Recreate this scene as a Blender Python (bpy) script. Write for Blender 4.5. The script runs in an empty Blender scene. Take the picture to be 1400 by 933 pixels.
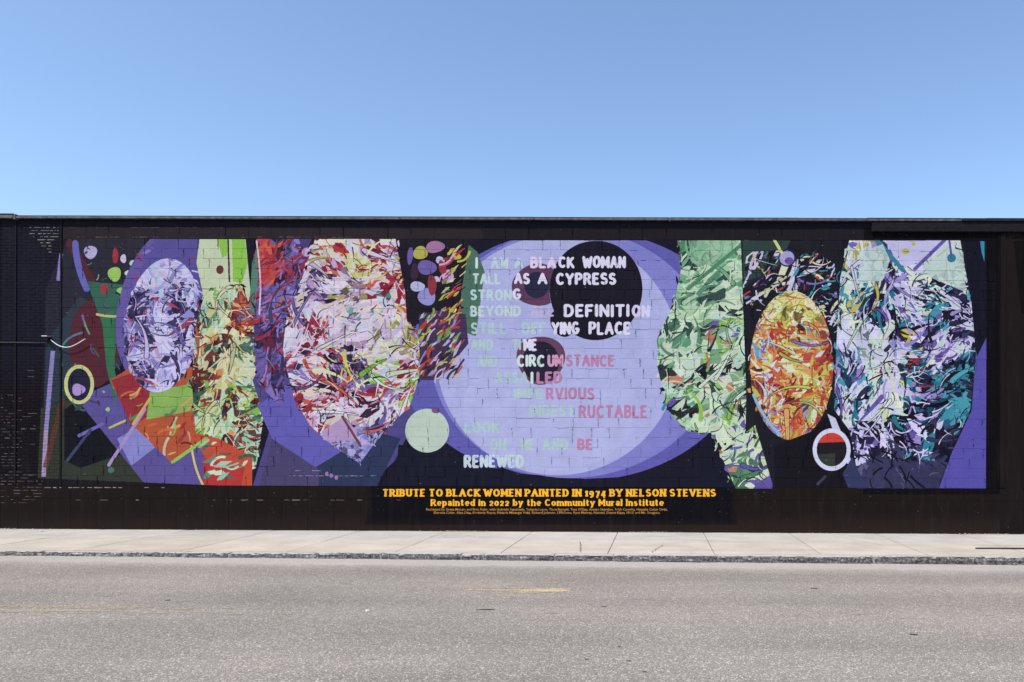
import bpy, bmesh, math, random
import numpy as np
from mathutils import Vector, Matrix, noise as mnoise

R = math.radians
C = bpy.context.scene.collection
scene = bpy.context.scene

# ------------------------------------------------------------------ scale of the place
PX = 66.0            # wall units per metre (the mural is measured in these units)
D = 15.0             # camera to wall
WALLX = lambda p: (p - 700.0) / PX
WALLZ = lambda q: (728.0 - q) / PX
TILT = 0.0032

# ------------------------------------------------------------------ camera
cam_d = bpy.data.cameras.new("camera")
cam = bpy.data.objects.new("camera", cam_d)
C.objects.link(cam)
cam_d.sensor_width = 36.0
cam_d.lens = 36.0 * 990.0 / 1400.0
cam_d.shift_x = -200.0 / 1400.0
cam_d.shift_y = 148.5 / 1400.0
cam_d.clip_end = 3000.0
cam.matrix_world = (Matrix.Translation((WALLX(900), -D, WALLZ(615)))
                    @ Matrix.Rotation(R(90), 4, 'X') @ Matrix.Rotation(TILT, 4, 'Z'))
scene.camera = cam

# ------------------------------------------------------------------ sky, sun, exposure
SUN_EL, SUN_AZ = 56.0, 38.0      # azimuth: to the left of the wall's outward normal
world = bpy.data.worlds.new("World")
scene.world = world
world.use_nodes = True
nt = world.node_tree
bg = nt.nodes["Background"]
sky = nt.nodes.new("ShaderNodeTexSky")
sky.sky_type = 'NISHITA'
sky.sun_disc = False
sky.sun_elevation = R(SUN_EL)
sky.sun_rotation = R(180 + SUN_AZ)
sky.altitude = 0
sky.air_density = 1.0
sky.dust_density = 0.8
sky.ozone_density = 3.0
nt.links.new(sky.outputs[0], bg.inputs[0])
bg.inputs[1].default_value = 0.15
sd = bpy.data.lights.new("sun", 'SUN')
sd.energy = 2.8
sd.angle = R(0.5)
sd.color = (1.0, 0.93, 0.84)
sun = bpy.data.objects.new("sun", sd)
C.objects.link(sun)
sdir = Vector((-math.sin(R(SUN_AZ)) * math.cos(R(SUN_EL)), -math.cos(R(SUN_AZ)) * math.cos(R(SUN_EL)), math.sin(R(SUN_EL))))
sun.rotation_euler = sdir.to_track_quat('Z', 'Y').to_euler()
sun.location = sdir * 40
scene.view_settings.view_transform = 'Standard'
scene.view_settings.look = 'None'
scene.view_settings.exposure = 0.65
scene.view_settings.gamma = 1.0

# ------------------------------------------------------------------ helpers
def link(name, bm, mat=None, parent=None, smooth=False):
    me = bpy.data.meshes.new(name)
    bm.normal_update()
    bm.to_mesh(me)
    bm.free()
    if smooth:
        for p in me.polygons:
            p.use_smooth = True
    o = bpy.data.objects.new(name, me)
    if mat:
        me.materials.append(mat)
    C.objects.link(o)
    if parent:
        o.parent = parent
    return o

def from_py(name, vs, fs, mat=None, parent=None):
    me = bpy.data.meshes.new(name)
    me.from_pydata(vs, [], fs)
    me.update()
    if mat:
        me.materials.append(mat)
    o = bpy.data.objects.new(name, me)
    C.objects.link(o)
    if parent:
        o.parent = parent
    return o

def struct(o):
    o['kind'] = 'structure'
    return o

def thing(o, label, cat, group=None):
    o['label'] = label
    o['category'] = cat
    if group:
        o['group'] = group
    return o

def box(bm, x0, x1, y0, y1, z0, z1, bev=0.0):
    r = bmesh.ops.create_cube(bm, size=1.0)
    for v in r['verts']:
        v.co = Vector(((x0 + x1) / 2 + v.co.x * (x1 - x0), (y0 + y1) / 2 + v.co.y * (y1 - y0), (z0 + z1) / 2 + v.co.z * (z1 - z0)))
    if bev > 0:
        es = list({e for v in r['verts'] for e in v.link_edges})
        bmesh.ops.bevel(bm, geom=es, offset=bev, segments=1, affect='EDGES')

def tube(bm, pts, r, seg=8, cap=True):
    pts = [Vector(p) for p in pts]
    rings = []
    for i, p in enumerate(pts):
        a = pts[max(i - 1, 0)]
        b = pts[min(i + 1, len(pts) - 1)]
        t = (b - a).normalized()
        u = t.cross(Vector((0, 0, 1)))
        if u.length < 1e-3:
            u = t.cross(Vector((0, 1, 0)))
        u.normalize()
        w = t.cross(u)
        rr = r[i] if isinstance(r, (list, tuple)) else r
        rings.append([bm.verts.new(p + (u * math.cos(2 * math.pi * k / seg) + w * math.sin(2 * math.pi * k / seg)) * rr) for k in range(seg)])
    for a, b in zip(rings, rings[1:]):
        for k in range(seg):
            bm.faces.new((a[k], a[(k + 1) % seg], b[(k + 1) % seg], b[k]))
    if cap:
        bm.faces.new(rings[0])
        bm.faces.new(list(reversed(rings[-1])))

# ------------------------------------------------------------------ materials
def new_mat(name, rough=0.85, spec=0.25):
    m = bpy.data.materials.new(name)
    m.use_nodes = True
    n = m.node_tree.nodes
    b = n["Principled BSDF"]
    b.inputs["Roughness"].default_value = rough
    b.inputs["Specular IOR Level"].default_value = spec
    return m, m.node_tree, b

def pos_node(t):
    return t.nodes.new("ShaderNodeNewGeometry").outputs["Position"]

def noise(t, vec, scale, detail=3, rough=0.55, mapping=None):
    if mapping:
        mp = t.nodes.new("ShaderNodeMapping")
        mp.inputs["Scale"].default_value = mapping
        t.links.new(vec, mp.inputs["Vector"])
        vec = mp.outputs[0]
    n = t.nodes.new("ShaderNodeTexNoise")
    n.inputs["Scale"].default_value = scale
    n.inputs["Detail"].default_value = detail
    n.inputs["Roughness"].default_value = rough
    t.links.new(vec, n.inputs["Vector"])
    return n.outputs["Fac"]

def ramp(t, fac, stops):
    r = t.nodes.new("ShaderNodeValToRGB")
    while len(r.color_ramp.elements) < len(stops):
        r.color_ramp.elements.new(0.5)
    for e, (p, c) in zip(r.color_ramp.elements, stops):
        e.position = p
        e.color = (*c, 1) if not isinstance(c, (int, float)) else (c, c, c, 1)
    t.links.new(fac, r.inputs[0])
    return r.outputs[0]

def mix(t, a, b, fac, mode='MIX'):
    m = t.nodes.new("ShaderNodeMix")
    m.data_type = 'RGBA'
    m.blend_type = mode
    for src, sock in ((fac, m.inputs[0]), (a, m.inputs[6]), (b, m.inputs[7])):
        if isinstance(src, (int, float)):
            sock.default_value = src
        elif isinstance(src, tuple):
            sock.default_value = (*src, 1)
        else:
            t.links.new(src, sock)
    return m.outputs[2]

def mathn(t, op, a, b=0.0, c=None):
    m = t.nodes.new("ShaderNodeMath")
    m.operation = op
    for i, s in enumerate((a, b) if c is None else (a, b, c)):
        if isinstance(s, (int, float)):
            m.inputs[i].default_value = s
        else:
            t.links.new(s, m.inputs[i])
    return m.outputs[0]

def bump(t, bsdf, h, strength, dist):
    b = t.nodes.new("ShaderNodeBump")
    b.inputs["Strength"].default_value = strength
    b.inputs["Distance"].default_value = dist
    t.links.new(h, b.inputs["Height"])
    t.links.new(b.outputs[0], bsdf.inputs["Normal"])

def simple_mat(name, col, rough=0.7, var=0.25, scale=20, spec=0.3, metal=0.0, bmp=0.2):
    m, t, b = new_mat(name, rough, spec)
    p = pos_node(t)
    f = noise(t, p, scale, 4)
    c = ramp(t, f, [(0.3, tuple(v * (1 - var) for v in col)), (0.7, tuple(min(v * (1 + var), 1) for v in col))])
    t.links.new(c, b.inputs["Base Color"])
    b.inputs["Metallic"].default_value = metal
    bump(t, b, f, bmp, 0.004)
    return m

# ------------------------------------------------------------------ the painting (flat print), rasterised here from shapes
S = 3
X0, X1, Y0, Y1 = 0, 1400, 290, 735
W, H = (X1 - X0) * S, (Y1 - Y0) * S
img = np.zeros((H, W, 3), np.float32)
rng = random.Random(11)

def P(x, y):          # wall units -> canvas; the plan is levelled here
    return ((x - X0) * S, (y - TILT * (x - 900) - Y0) * S)

def mask_poly(pts):
    q = [P(*p) for p in pts]
    xs = [p[0] for p in q]; ys = [p[1] for p in q]
    bx0, bx1 = max(int(min(xs)), 0), min(int(max(xs)) + 2, W)
    by0, by1 = max(int(min(ys)), 0), min(int(max(ys)) + 2, H)
    if bx1 <= bx0 or by1 <= by0:
        return None
    m = np.zeros((by1 - by0, bx1 - bx0), bool)
    cx = np.arange(bx0, bx1) + 0.5
    for i in range(len(q)):
        (ax, ay), (bx, by) = q[i], q[(i + 1) % len(q)]
        if ay == by:
            continue
        if ay > by:
            ax, ay, bx, by = bx, by, ax, ay
        r0 = max(int(math.ceil(ay - 0.5)), by0)
        r1 = min(int(math.ceil(by - 0.5)), by1)
        if r1 <= r0:
            continue
        yy = np.arange(r0, r1) + 0.5
        xi = ax + (yy - ay) * (bx - ax) / (by - ay)
        m[r0 - by0:r1 - by0] ^= cx[None, :] > xi[:, None]
    return m, bx0, by0

def fill(pts, col, clip=None, a=1.0):
    r = mask_poly(pts)
    if r is None:
        return
    m, bx, by = r
    sl = (slice(by, by + m.shape[0]), slice(bx, bx + m.shape[1]))
    if clip is not None:
        m = m & clip[sl]
    v = img[sl]
    c = np.array(col, np.float32)
    v[m] = c if a >= 1 else v[m] * (1 - a) + c * a

def region(pts):
    full = np.zeros((H, W), bool)
    r = mask_poly(pts)
    m, bx, by = r
    full[by:by + m.shape[0], bx:bx + m.shape[1]] = m
    return full

def ell(cx, cy, rx, ry=None, n=48, rot=0.0, wob=0.0):
    ry = ry or rx
    out = []
    ph = rng.random() * 6
    for i in range(n):
        a = 2 * math.pi * i / n
        k = 1 + wob * math.sin(3 * a + ph)
        x, y = rx * k * math.cos(a), ry * k * math.sin(a)
        out.append((cx + x * math.cos(rot) - y * math.sin(rot), cy + x * math.sin(rot) + y * math.cos(rot)))
    return out

def strokepoly(pts, w0, w1=None):
    w1 = w0 if w1 is None else w1
    L, Rr = [], []
    n = len(pts)
    for i in range(n):
        a = pts[max(i - 1, 0)]; b = pts[min(i + 1, n - 1)]
        dx, dy = b[0] - a[0], b[1] - a[1]
        l = math.hypot(dx, dy) or 1
        w = (w0 + (w1 - w0) * i / (n - 1)) / 2
        L.append((pts[i][0] - dy / l * w, pts[i][1] + dx / l * w))
        Rr.append((pts[i][0] + dy / l * w, pts[i][1] - dx / l * w))
    return L + Rr[::-1]

def stroke(pts, w, col, clip=None, w1=None, round_=True, a=1.0):
    fill(strokepoly(pts, w, w1), col, clip, a)
    if round_ and a >= 1:
        fill(ell(*pts[0], w / 2, n=12), col, clip)
        fill(ell(*pts[-1], (w if w1 is None else w1) / 2, n=12), col, clip)

def curve(a, b, bend, n=7):
    (ax, ay), (bx, by) = a, b
    mx, my = (ax + bx) / 2 - (by - ay) * bend, (ay + by) / 2 + (bx - ax) * bend
    out = []
    for i in range(n):
        t = i / (n - 1)
        out.append(((1 - t) ** 2 * ax + 2 * t * (1 - t) * mx + t * t * bx, (1 - t) ** 2 * ay + 2 * t * (1 - t) * my + t * t * by))
    return out

def shard(cx, cy, s, ang, kind, col, clip):
    if kind == 0:      # splinter
        l, w = s * rng.uniform(.8, 1.5), s * rng.uniform(.22, .5)
        pts = [(-l, rng.uniform(-w, w) * .4), (-l * rng.uniform(.1, .6), w), (l * rng.uniform(.3, .8), w * rng.uniform(.3, .9)), (l, rng.uniform(-w, w) * .6), (l * rng.uniform(-.2, .4), -w)]
    elif kind == 1:    # bent brush mark
        l = s * rng.uniform(1.0, 1.8)
        c = curve((-l, 0), (l, 0), rng.uniform(-.5, .5))
        pts = strokepoly(c, s * rng.uniform(.25, .5), s * rng.uniform(.15, .5))
    elif kind == 2:    # blob
        pts = ell(0, 0, s * rng.uniform(.3, .6), s * rng.uniform(.3, .5), n=14, wob=.12)
    else:              # angular facet
        n = rng.choice((3, 4, 5))
        pts = [(s * rng.uniform(.6, 1.1) * math.cos(2 * math.pi * (i + rng.uniform(-.3, .3)) / n), s * rng.uniform(.45, .9) * math.sin(2 * math.pi * (i + rng.uniform(-.3, .3)) / n)) for i in range(n)]
    ca, sa = math.cos(ang), math.sin(ang)
    fill([(cx + x * ca - y * sa, cy + x * sa + y * ca) for x, y in pts], col, clip)

def jit(c, d=9):
    k = rng.uniform(-d, d)
    return tuple(min(max(v + k + rng.uniform(-d, d) * .5, 0), 255) for v in c)

def tone_pick(pal, x, y, c):
    # broad light and dark passages, laid out by chance
    tn = mnoise.noise(Vector((x / 26, y / 26, 31.0))) + .4 * mnoise.noise(Vector((x / 11, y / 11, 5.0)))
    o = sorted(pal, key=sum)
    if tn > .16 and rng.random() < .72:
        d = o[0] if rng.random() < .6 else o[min(1, len(o) - 1)]
        k = rng.choice((.45, .7, .9))
        return jit(tuple(v * k + (1 - k) * w for v, w in zip(d, (24, 18, 38))))
    if tn < -.2 and rng.random() < .7:
        return jit(rng.choice(o[-max(2, len(o) // 3):]))
    return jit(c)

def mosaic(clip, poly, zones, flow):
    """angular facets: every cell of an uneven, stretched mosaic takes one colour"""
    q = [P(*p) for p in poly]
    bx0, bx1 = max(int(min(p[0] for p in q)), 0), min(int(max(p[0] for p in q)) + 1, W)
    by0, by1 = max(int(min(p[1] for p in q)), 0), min(int(max(p[1] for p in q)) + 1, H)
    yy, xx = np.mgrid[by0:by1, bx0:bx1].astype(np.float32)
    best = np.full(yy.shape, 1e12, np.float32)
    lab = np.zeros(yy.shape, np.int32)
    n = int((bx1 - bx0) * (by1 - by0) / (S * S) / 190) + 5
    cols = []
    for i in range(n):
        x, y = rng.uniform(bx0, bx1), rng.uniform(by0, by1)
        wx, wy = x / S + X0, y / S + Y0
        z = min(zones, key=lambda z: (z[0] - wx) ** 2 + (z[1] - wy) ** 2 + rng.uniform(0, 400))
        c = rng.choice(z[2])
        if sum(c) < 260 and rng.random() < .6:
            c = rng.choice(z[2])
        cols.append(tone_pick(z[2], wx, wy, c))
        a = (flow(wx, wy) if flow else 0) + rng.gauss(0, .5)
        ca, sa = math.cos(a), math.sin(a)
        st = rng.uniform(1.3, 2.8)
        R0 = 75 * S / 3
        r0, r1 = max(int(y - by0 - R0), 0), min(int(y - by0 + R0), by1 - by0)
        c0, c1 = max(int(x - bx0 - R0), 0), min(int(x - bx0 + R0), bx1 - bx0)
        dx, dy = xx[r0:r1, c0:c1] - x, yy[r0:r1, c0:c1] - y
        d = np.abs(dx * ca + dy * sa) / st + np.abs(-dx * sa + dy * ca) * st * .8
        bb = best[r0:r1, c0:c1]; m = d < bb
        bb[m] = d[m]
        lab[r0:r1, c0:c1][m] = i
    col = np.array(cols, np.float32)[lab]
    m = clip[by0:by1, bx0:bx1]
    img[by0:by1, bx0:bx1][m] = col[m]

def cluster(poly, zones, layers, flow=None, base=None):
    """fill poly with brush shards; zones = [(x, y, palette)] nearest wins; layers = [(count, size0, size1, kinds)]"""
    clip = region(poly)
    xs = [p[0] for p in poly]; ys = [p[1] for p in poly]
    x0, x1, y0, y1 = min(xs), max(xs), min(ys), max(ys)
    if base:
        mosaic(clip, poly, zones, flow)
    sd_ = rng.uniform(0, 90)
    for li, (cnt, s0, s1, kinds) in enumerate(layers):
        for _ in range(int(cnt * (1, .72, .5)[li])):
            x, y = rng.uniform(x0, x1), rng.uniform(y0, y1)
            X, Y = P(x, y)
            if not (0 <= int(X) < W and 0 <= int(Y) < H and clip[int(Y), int(X)]):
                continue
            nz = mnoise.noise(Vector((x / 22, y / 22, sd_))) + .5 * mnoise.noise(Vector((x / 9, y / 9, sd_ + 7)))
            if li > 0 and nz < (.0 if li == 1 else .12) and rng.random() < .88:
                continue
            z = min(zones, key=lambda z: (z[0] - x) ** 2 + (z[1] - y) ** 2 + rng.uniform(0, 500))
            pal = z[2]
            cidx = int((mnoise.noise(Vector((x / 11, y / 11, sd_ + 3 + li))) + 1) * .5 * len(pal) * 2 + rng.uniform(0, 1.6)) % len(pal)
            col = tone_pick(pal, x, y, pal[cidx])
            f0 = flow(x, y) if flow else 0
            ang = f0 + 1.6 * mnoise.noise(Vector((x / 30, y / 30, sd_))) + rng.gauss(0, .3)
            if li == 0 and rng.random() < .45:
                # a long bent ribbon of paint
                l = rng.uniform(9, 24)
                a_ = (x - l * math.cos(ang), y - l * math.sin(ang)); b_ = (x + l * math.cos(ang), y + l * math.sin(ang))
                stroke(curve(a_, b_, rng.uniform(-.45, .45), 9), rng.uniform(2, 6), col, clip, rng.uniform(.8, 3))
            else:
                shard(x, y, rng.uniform(s0, s1), ang, rng.choice(kinds), col, clip)
    # a few big sweeping ribbons give the mass some large shapes
    if base:
        for _ in range(int((x1 - x0) * (y1 - y0) / 1500)):
            x, y = rng.uniform(x0, x1), rng.uniform(y0, y1)
            z = min(zones, key=lambda z: (z[0] - x) ** 2 + (z[1] - y) ** 2)
            ang = (flow(x, y) if flow else 0) + rng.gauss(0, .8)
            l = rng.uniform(14, 34)
            a_ = (x - l * math.cos(ang), y - l * math.sin(ang)); b_ = (x + l * math.cos(ang), y + l * math.sin(ang))
            c = rng.choice(z[2])
            w = rng.uniform(3, 8)
            cv = curve(a_, b_, rng.uniform(-.5, .5), 11)
            if rng.random() < .5:
                stroke(cv, w + 1.6, (38, 32, 50), clip, 2.0)
            stroke(cv, w, jit(c), clip, .8)
    # splinters breaking the outline
    if base:
        for (ax, ay), (bx, by) in zip(poly, poly[1:] + poly[:1]):
            l = math.hypot(bx - ax, by - ay)
            for _ in range(int(l / 10)):
                t = rng.random()
                x, y = ax + (bx - ax) * t, ay + (by - ay) * t
                if y < 332 or y > 660:
                    continue
                z = min(zones, key=lambda z: (z[0] - x) ** 2 + (z[1] - y) ** 2)
                c = rng.choice(z[2]) if rng.random() < .6 else (34, 28, 44)
                shard(x + rng.gauss(0, 2), y + rng.gauss(0, 2), rng.uniform(2, 5.5), math.atan2(by - ay, bx - ax) + rng.gauss(0, .35), rng.choice((0, 0, 1, 3)), jit(c), MC)
    # dark and light contour lines drawn over it
    allp = [c for z in zones for c in z[2]]
    dark = min(allp, key=sum); light = max(allp, key=sum)
    area = (x1 - x0) * (y1 - y0)
    for _ in range(int(area / 260)):
        x, y = rng.uniform(x0, x1), rng.uniform(y0, y1)
        f0 = flow(x, y) if flow else 0
        ang = f0 + 2.2 * mnoise.noise(Vector((x / 26, y / 26, sd_ + 20))) + rng.choice((0, 0, 1.5))
        l = rng.uniform(4, 15)
        a_ = (x - l * math.cos(ang), y - l * math.sin(ang)); b_ = (x + l * math.cos(ang), y + l * math.sin(ang))
        stroke(curve(a_, b_, rng.uniform(-.5, .5), 9), rng.uniform(.8, 2.4), jit(dark if rng.random() < .55 else light), clip, .5)
    return clip

def flow_round(cx, cy, k=1.3):
    return lambda x, y: math.atan2((y - cy) / k, x - cx) + math.pi / 2 * (0.7 + 0.6 * math.sin(x * .11 + y * .07))

lerp_ = lambda a, b, t: a + (b - a) * t
NAVY = (27, 25, 40); BLACK = (20, 18, 22); BROWN = (31, 24, 22); COOL = (26, 26, 38)
# --- wall paint outside the mural
img[:] = NAVY
fill([(-20, 280), (1420, 280), (1420, 740), (-20, 740)], (28, 25, 31))
fill([(-20, 280), (85, 280), (85, 520), (-20, 520)], (28, 28, 40))
for k in range(16):
    fill([(-20, 470 + k * 5), (62, 470 + k * 5), (62, 740), (-20, 740)], (28 - k * .26, 28 - k * .58, 40 - k * 1.0))
fill([(-20, 664), (1420, 664), (1420, 740), (-20, 740)], BROWN)
for k in range(12):
    fill([(-20, 700 + k * 3), (1420, 700 + k * 3), (1420, 740), (-20, 740)], (31 + k * 1.6, 24 + k * 1.3, 22 + k * 1.1))
fill([(1180, 312), (1420, 312), (1420, 676), (1180, 676)], (16, 13, 17))
fill([(1367, 312), (1420, 312), (1420, 740), (1367, 740)], (31, 25, 25))
fill([(1385, 330), (1420, 330), (1420, 420), (1395, 430)], (19, 15, 18))
fill([(60, 302), (1420, 302), (1420, 312), (60, 312)], (29, 28, 39))
fill([(85, 311), (660, 311), (660, 327), (85, 327)], (44, 38, 42))
fill([(660, 311), (1180, 311), (1180, 328), (660, 328)], (33, 29, 36))
for k in range(10):
    fill([(500 + k * 1.2, 655), (1008 - k * 1.2, 655), (1008 - k * 1.2, 718 - k * 1.1), (500 + k * 1.2, 718 - k * 1.1)], tuple(lerp_(BROWN[i], (15, 14, 21)[i], (k + 1) / 10) for i in range(3)))

# --- the mural rectangle
ML = [(62, 395), (92, 327), (1348, 329), (1348, 668), (300, 664), (52, 654)]
MC = region(ML)
fill(ML, NAVY, None)
pur = (90, 78, 142); pur2 = (90, 82, 160); olive = (52, 56, 46); mar = (84, 38, 48); slate = (52, 58, 76)
fill([(62, 395), (92, 327), (200, 327), (190, 420), (150, 520), (60, 560)], (44, 42, 54), MC)
fill([(62, 470), (108, 405), (150, 430), (165, 500), (60, 560)], (48, 60, 70), MC)
fill(ell(128, 470, 34, 60), mar, MC)
fill([(52, 560), (100, 545), (190, 640), (210, 665), (50, 660)], olive, MC)
fill([(88, 560), (118, 540), (170, 620), (110, 640), (88, 630)], (22, 22, 30), MC)
fill([(104, 545), (150, 525), (215, 610), (282, 600), (282, 668), (200, 664)], pur, MC)
fill([(160, 600), (196, 580), (212, 612), (180, 637)], (132, 130, 192), MC)
stroke(curve((92, 330), (140, 440), -.12), 11, mar, MC)
stroke(curve((102, 333), (118, 395), .1), 9, (100, 98, 170), MC)
fill([(118, 385), (175, 390), (165, 430), (152, 520), (190, 560), (160, 520), (140, 445)], (56, 98, 82), MC)
fill([(138, 430), (155, 425), (158, 560), (145, 500)], (52, 110, 76), MC)
stroke(curve((132, 430), (168, 432), .1), 3.5, (190, 180, 120), MC)
for x, y, rx, ry, c in ((123, 345, 9, 9, (178, 166, 204)), (156, 375, 9, 10, (150, 190, 92)), (168, 354, 4, 6, (200, 190, 215)), (181, 360, 5, 4, (190, 200, 190)),
                        (142, 395, 5, 7, (160, 50, 62)), (157, 350, 4, 11, (160, 44, 56)), (164, 398, 5, 5, (150, 190, 92)), (174, 374, 4, 4, (200, 205, 190))):
    fill(ell(x, y, rx, ry, wob=.06), c, MC)
for _ in range(85):
    x, y = rng.uniform(104, 196), rng.uniform(335, 560)
    if mnoise.noise(Vector((x / 14, y / 14, 4))) > -.05:
        shard(x, y, rng.uniform(2, 7), 1.2 + rng.gauss(0, .8), rng.choice((0, 1, 1, 2)), jit(rng.choice([(60, 110, 84), (44, 84, 66), (100, 48, 56), (60, 60, 84), (92, 140, 110), (46, 40, 54), (104, 88, 150), (150, 180, 110)])), MC)
# left lavender oval with its halo
fill(ell(224, 418, 62, 112, rot=.25), (100, 84, 152), MC)
fill(ell(240, 360, 42, 70, rot=.5), (88, 78, 146), MC)
fill([(150, 520), (215, 480), (300, 520), (332, 565), (234, 632), (180, 580)], (176, 80, 46), MC)
fill([(152, 520), (196, 505), (215, 560), (180, 585)], (146, 42, 52), MC)
fill([(205, 535), (262, 525), (272, 560), (200, 574)], (136, 172, 84), MC)
lav = [(186, 178, 218), (206, 196, 226), (160, 152, 202), (140, 128, 190), (200, 176, 204), (186, 196, 222)]
lavd = [(140, 128, 188), (110, 98, 160), (76, 62, 110), (180, 168, 210), (160, 60, 78), (60, 56, 92), (200, 190, 224)]
cluster(ell(222, 445, 52, 92, rot=.12), [(232, 380, lav), (190, 440, lavd), (240, 430, lav + lavd), (215, 490, lav + lavd + [(190, 150, 190)]), (225, 525, lavd + lav)],
        [(240, 8, 18, (0, 1, 3)), (800, 3, 8, (0, 1, 3)), (750, 1.3, 3.6, (0, 0, 1, 2))], flow_round(222, 445, 1.6), (176, 168, 212))
for _ in range(80):
    x, y = rng.uniform(160, 268), rng.uniform(525, 625)
    if mnoise.noise(Vector((x / 16, y / 16, 9))) > 0:
        shard(x, y, rng.uniform(3, 9), -.7 + rng.gauss(0, .5), rng.choice((0, 1, 1)), jit(rng.choice([(196, 98, 52), (150, 44, 50), (140, 184, 80), (206, 150, 90), (84, 130, 84), (120, 40, 48), (180, 176, 150)])), region([(150, 520), (215, 480), (300, 520), (332, 565), (234, 632), (180, 580)]))
for x, y in ((176, 420), (184, 380), (190, 352), (200, 345), (186, 470), (178, 505), (262, 355), (268, 372), (272, 400)):
    shard(x, y, rng.uniform(4, 8), rng.uniform(0, 3), rng.choice((0, 1)), jit(rng.choice([(130, 116, 180), (190, 180, 214), (70, 58, 110), (150, 50, 60)])), MC)
# green and orange column
lime = [(140, 188, 72), (168, 196, 120), (200, 214, 176), (128, 178, 70)]
fill([(272, 327), (335, 327), (342, 400), (330, 455), (285, 440), (268, 360)], (196, 204, 168), MC)
fill([(296, 327), (312, 327), (310, 350), (303, 352)], (140, 190, 72), MC)
fill([(316, 327), (334, 327), (338, 360), (330, 388), (318, 385)], (138, 190, 70), MC)
stroke([(311, 327), (313, 385)], 2.2, (62, 40, 48), MC)
fill(ell(300, 369, 5, 6), (100, 52, 48), MC)
fill([(344, 360), (352, 330), (352, 440), (340, 420)], (80, 130, 110), MC)
cream = [(204, 200, 150), (190, 186, 122), (212, 208, 170), (180, 196, 140)]
rust = [(186, 88, 52), (160, 58, 46), (110, 48, 44), (204, 150, 92)]
mint = [(150, 190, 160), (178, 206, 180), (96, 140, 110), (70, 104, 84), (196, 210, 180)]
grn = [(64, 98, 74), (90, 130, 92), (130, 176, 88)]
cluster([(282, 395), (330, 388), (345, 430), (366, 520), (362, 560), (350, 640), (300, 664), (268, 600), (262, 520), (268, 440)],
        [(300, 415, mint + cream + grn), (335, 420, rust + [(110, 92, 150)]), (300, 470, cream + mint + rust), (340, 500, cream * 2 + mint), (290, 520, rust + grn + cream), (320, 560, rust + mint + lime), (330, 610, mint * 2 + rust), (285, 585, lime + mint + cream)],
        [(200, 8, 18, (0, 1, 3)), (700, 3, 8, (0, 1, 3)), (600, 1.3, 3.4, (0, 0, 1, 2))], lambda x, y: 1.1 + math.sin(x * .05), (170, 174, 120))
fill([(258, 590), (290, 640), (278, 668), (345, 668), (345, 625), (300, 600)], (190, 70, 44), MC)
fill([(278, 625), (335, 640), (330, 668), (278, 668)], (176, 46, 44), MC)
stroke(curve((262, 610), (278, 664), .1), 3, (214, 190, 110), MC)
for _ in range(26):
    x, y = rng.uniform(275, 350), rng.uniform(605, 652)
    shard(x, y, rng.uniform(4, 11), rng.uniform(-.9, .2), rng.choice((0, 1)), jit(rng.choice(mint)), MC)
# violet ground between
fill([(345, 520), (372, 470), (470, 560), (560, 520), (585, 540), (540, 630), (505, 664), (345, 668), (368, 590)], (78, 70, 126), MC)
fill([(352, 555), (400, 520), (560, 540), (520, 595), (430, 640), (372, 600)], (96, 88, 168), MC)
fill([(430, 640), (476, 612), (512, 590), (548, 600), (514, 668), (436, 668)], (46, 54, 84), MC)
fill([(356, 660), (372, 600), (436, 642), (436, 668), (352, 668)], (74, 66, 104), MC)
for x in (447, 453, 460):
    fill(ell(x, 648 + (x - 447) * .4, 2.4, 3), (150, 110, 160), MC)
# red / purple wedge left of big oval
red = [(178, 52, 56), (150, 40, 60), (196, 84, 60)]
vio = [(110, 92, 160), (136, 116, 180), (84, 70, 124), (64, 54, 92)]
cluster([(350, 327), (425, 327), (415, 420), (392, 480), (385, 560), (350, 520), (346, 440), (352, 380)],
        [(365, 350, red + [(178, 52, 56)]), (400, 350, red + vio), (370, 420, vio + red), (370, 490, vio + [(70, 60, 100), (120, 40, 60)])],
        [(90, 8, 20, (0, 1, 3)), (360, 3, 8, (0, 1)), (260, 1.5, 3.5, (0, 1, 2))], lambda x, y: -.9, (110, 60, 96))
stroke(curve((350, 330), (354, 430), -.06), 2.2, (224, 190, 200), MC)
fill(ell(418, 345, 6), (190, 160, 200), MC)
# the great lilac disc with its rings
DC = region([(500, 329), (1120, 329), (1120, 700), (500, 700)])
fill(ell(790, 486, 228, 172, n=90), (94, 90, 166), DC)
fill(ell(776, 488, 205, 166, n=90), (124, 122, 192), DC)
fill([(540, 660), (545, 608), (600, 618), (680, 645), (800, 655), (940, 648), (1010, 616), (1030, 668), (540, 668)], (26, 26, 42), MC)
fill(ell(774, 484, 232, 172, n=90), (94, 90, 166), region([(545, 520), (680, 520), (680, 700), (545, 700)]) & MC & ~region(ell(600, 760, 110, 130)), 1)
fill(ell(780, 484, 192, 170, n=90), (128, 126, 194), MC & region([(560, 329), (1010, 329), (1010, 657), (560, 657)]))
fill(ell(762, 486, 166, 164, n=90), (172, 174, 216), MC & region([(560, 329), (1010, 329), (1010, 657), (560, 657)]))
fill(ell(752, 560, 120, 84, n=60), (178, 180, 220), MC & region(ell(762, 486, 166, 160, n=90)), .6)
fill(ell(584, 589, 30, 30), (188, 202, 184), MC)
fill(ell(596, 561, 6, 4.5), (110, 84, 130), MC)
fill(ell(629, 455, 12, 28, rot=.3), (178, 160, 206), MC)
fill(ell(814, 397, 63.5, 68, n=70, wob=.008), (28, 26, 38), MC)
fill(ell(768, 442, 15, 20, rot=-.5), (28, 26, 38), MC)
fill(ell(733, 390, 33, 29, wob=.04), (96, 60, 88), MC & ~region(ell(814, 397, 63.5, 68, n=70)))
fill(ell(733, 390, 17, 18), (40, 40, 66), MC)
fill(ell(739, 492, 33, 33, wob=.05), (104, 66, 92), MC)
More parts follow.
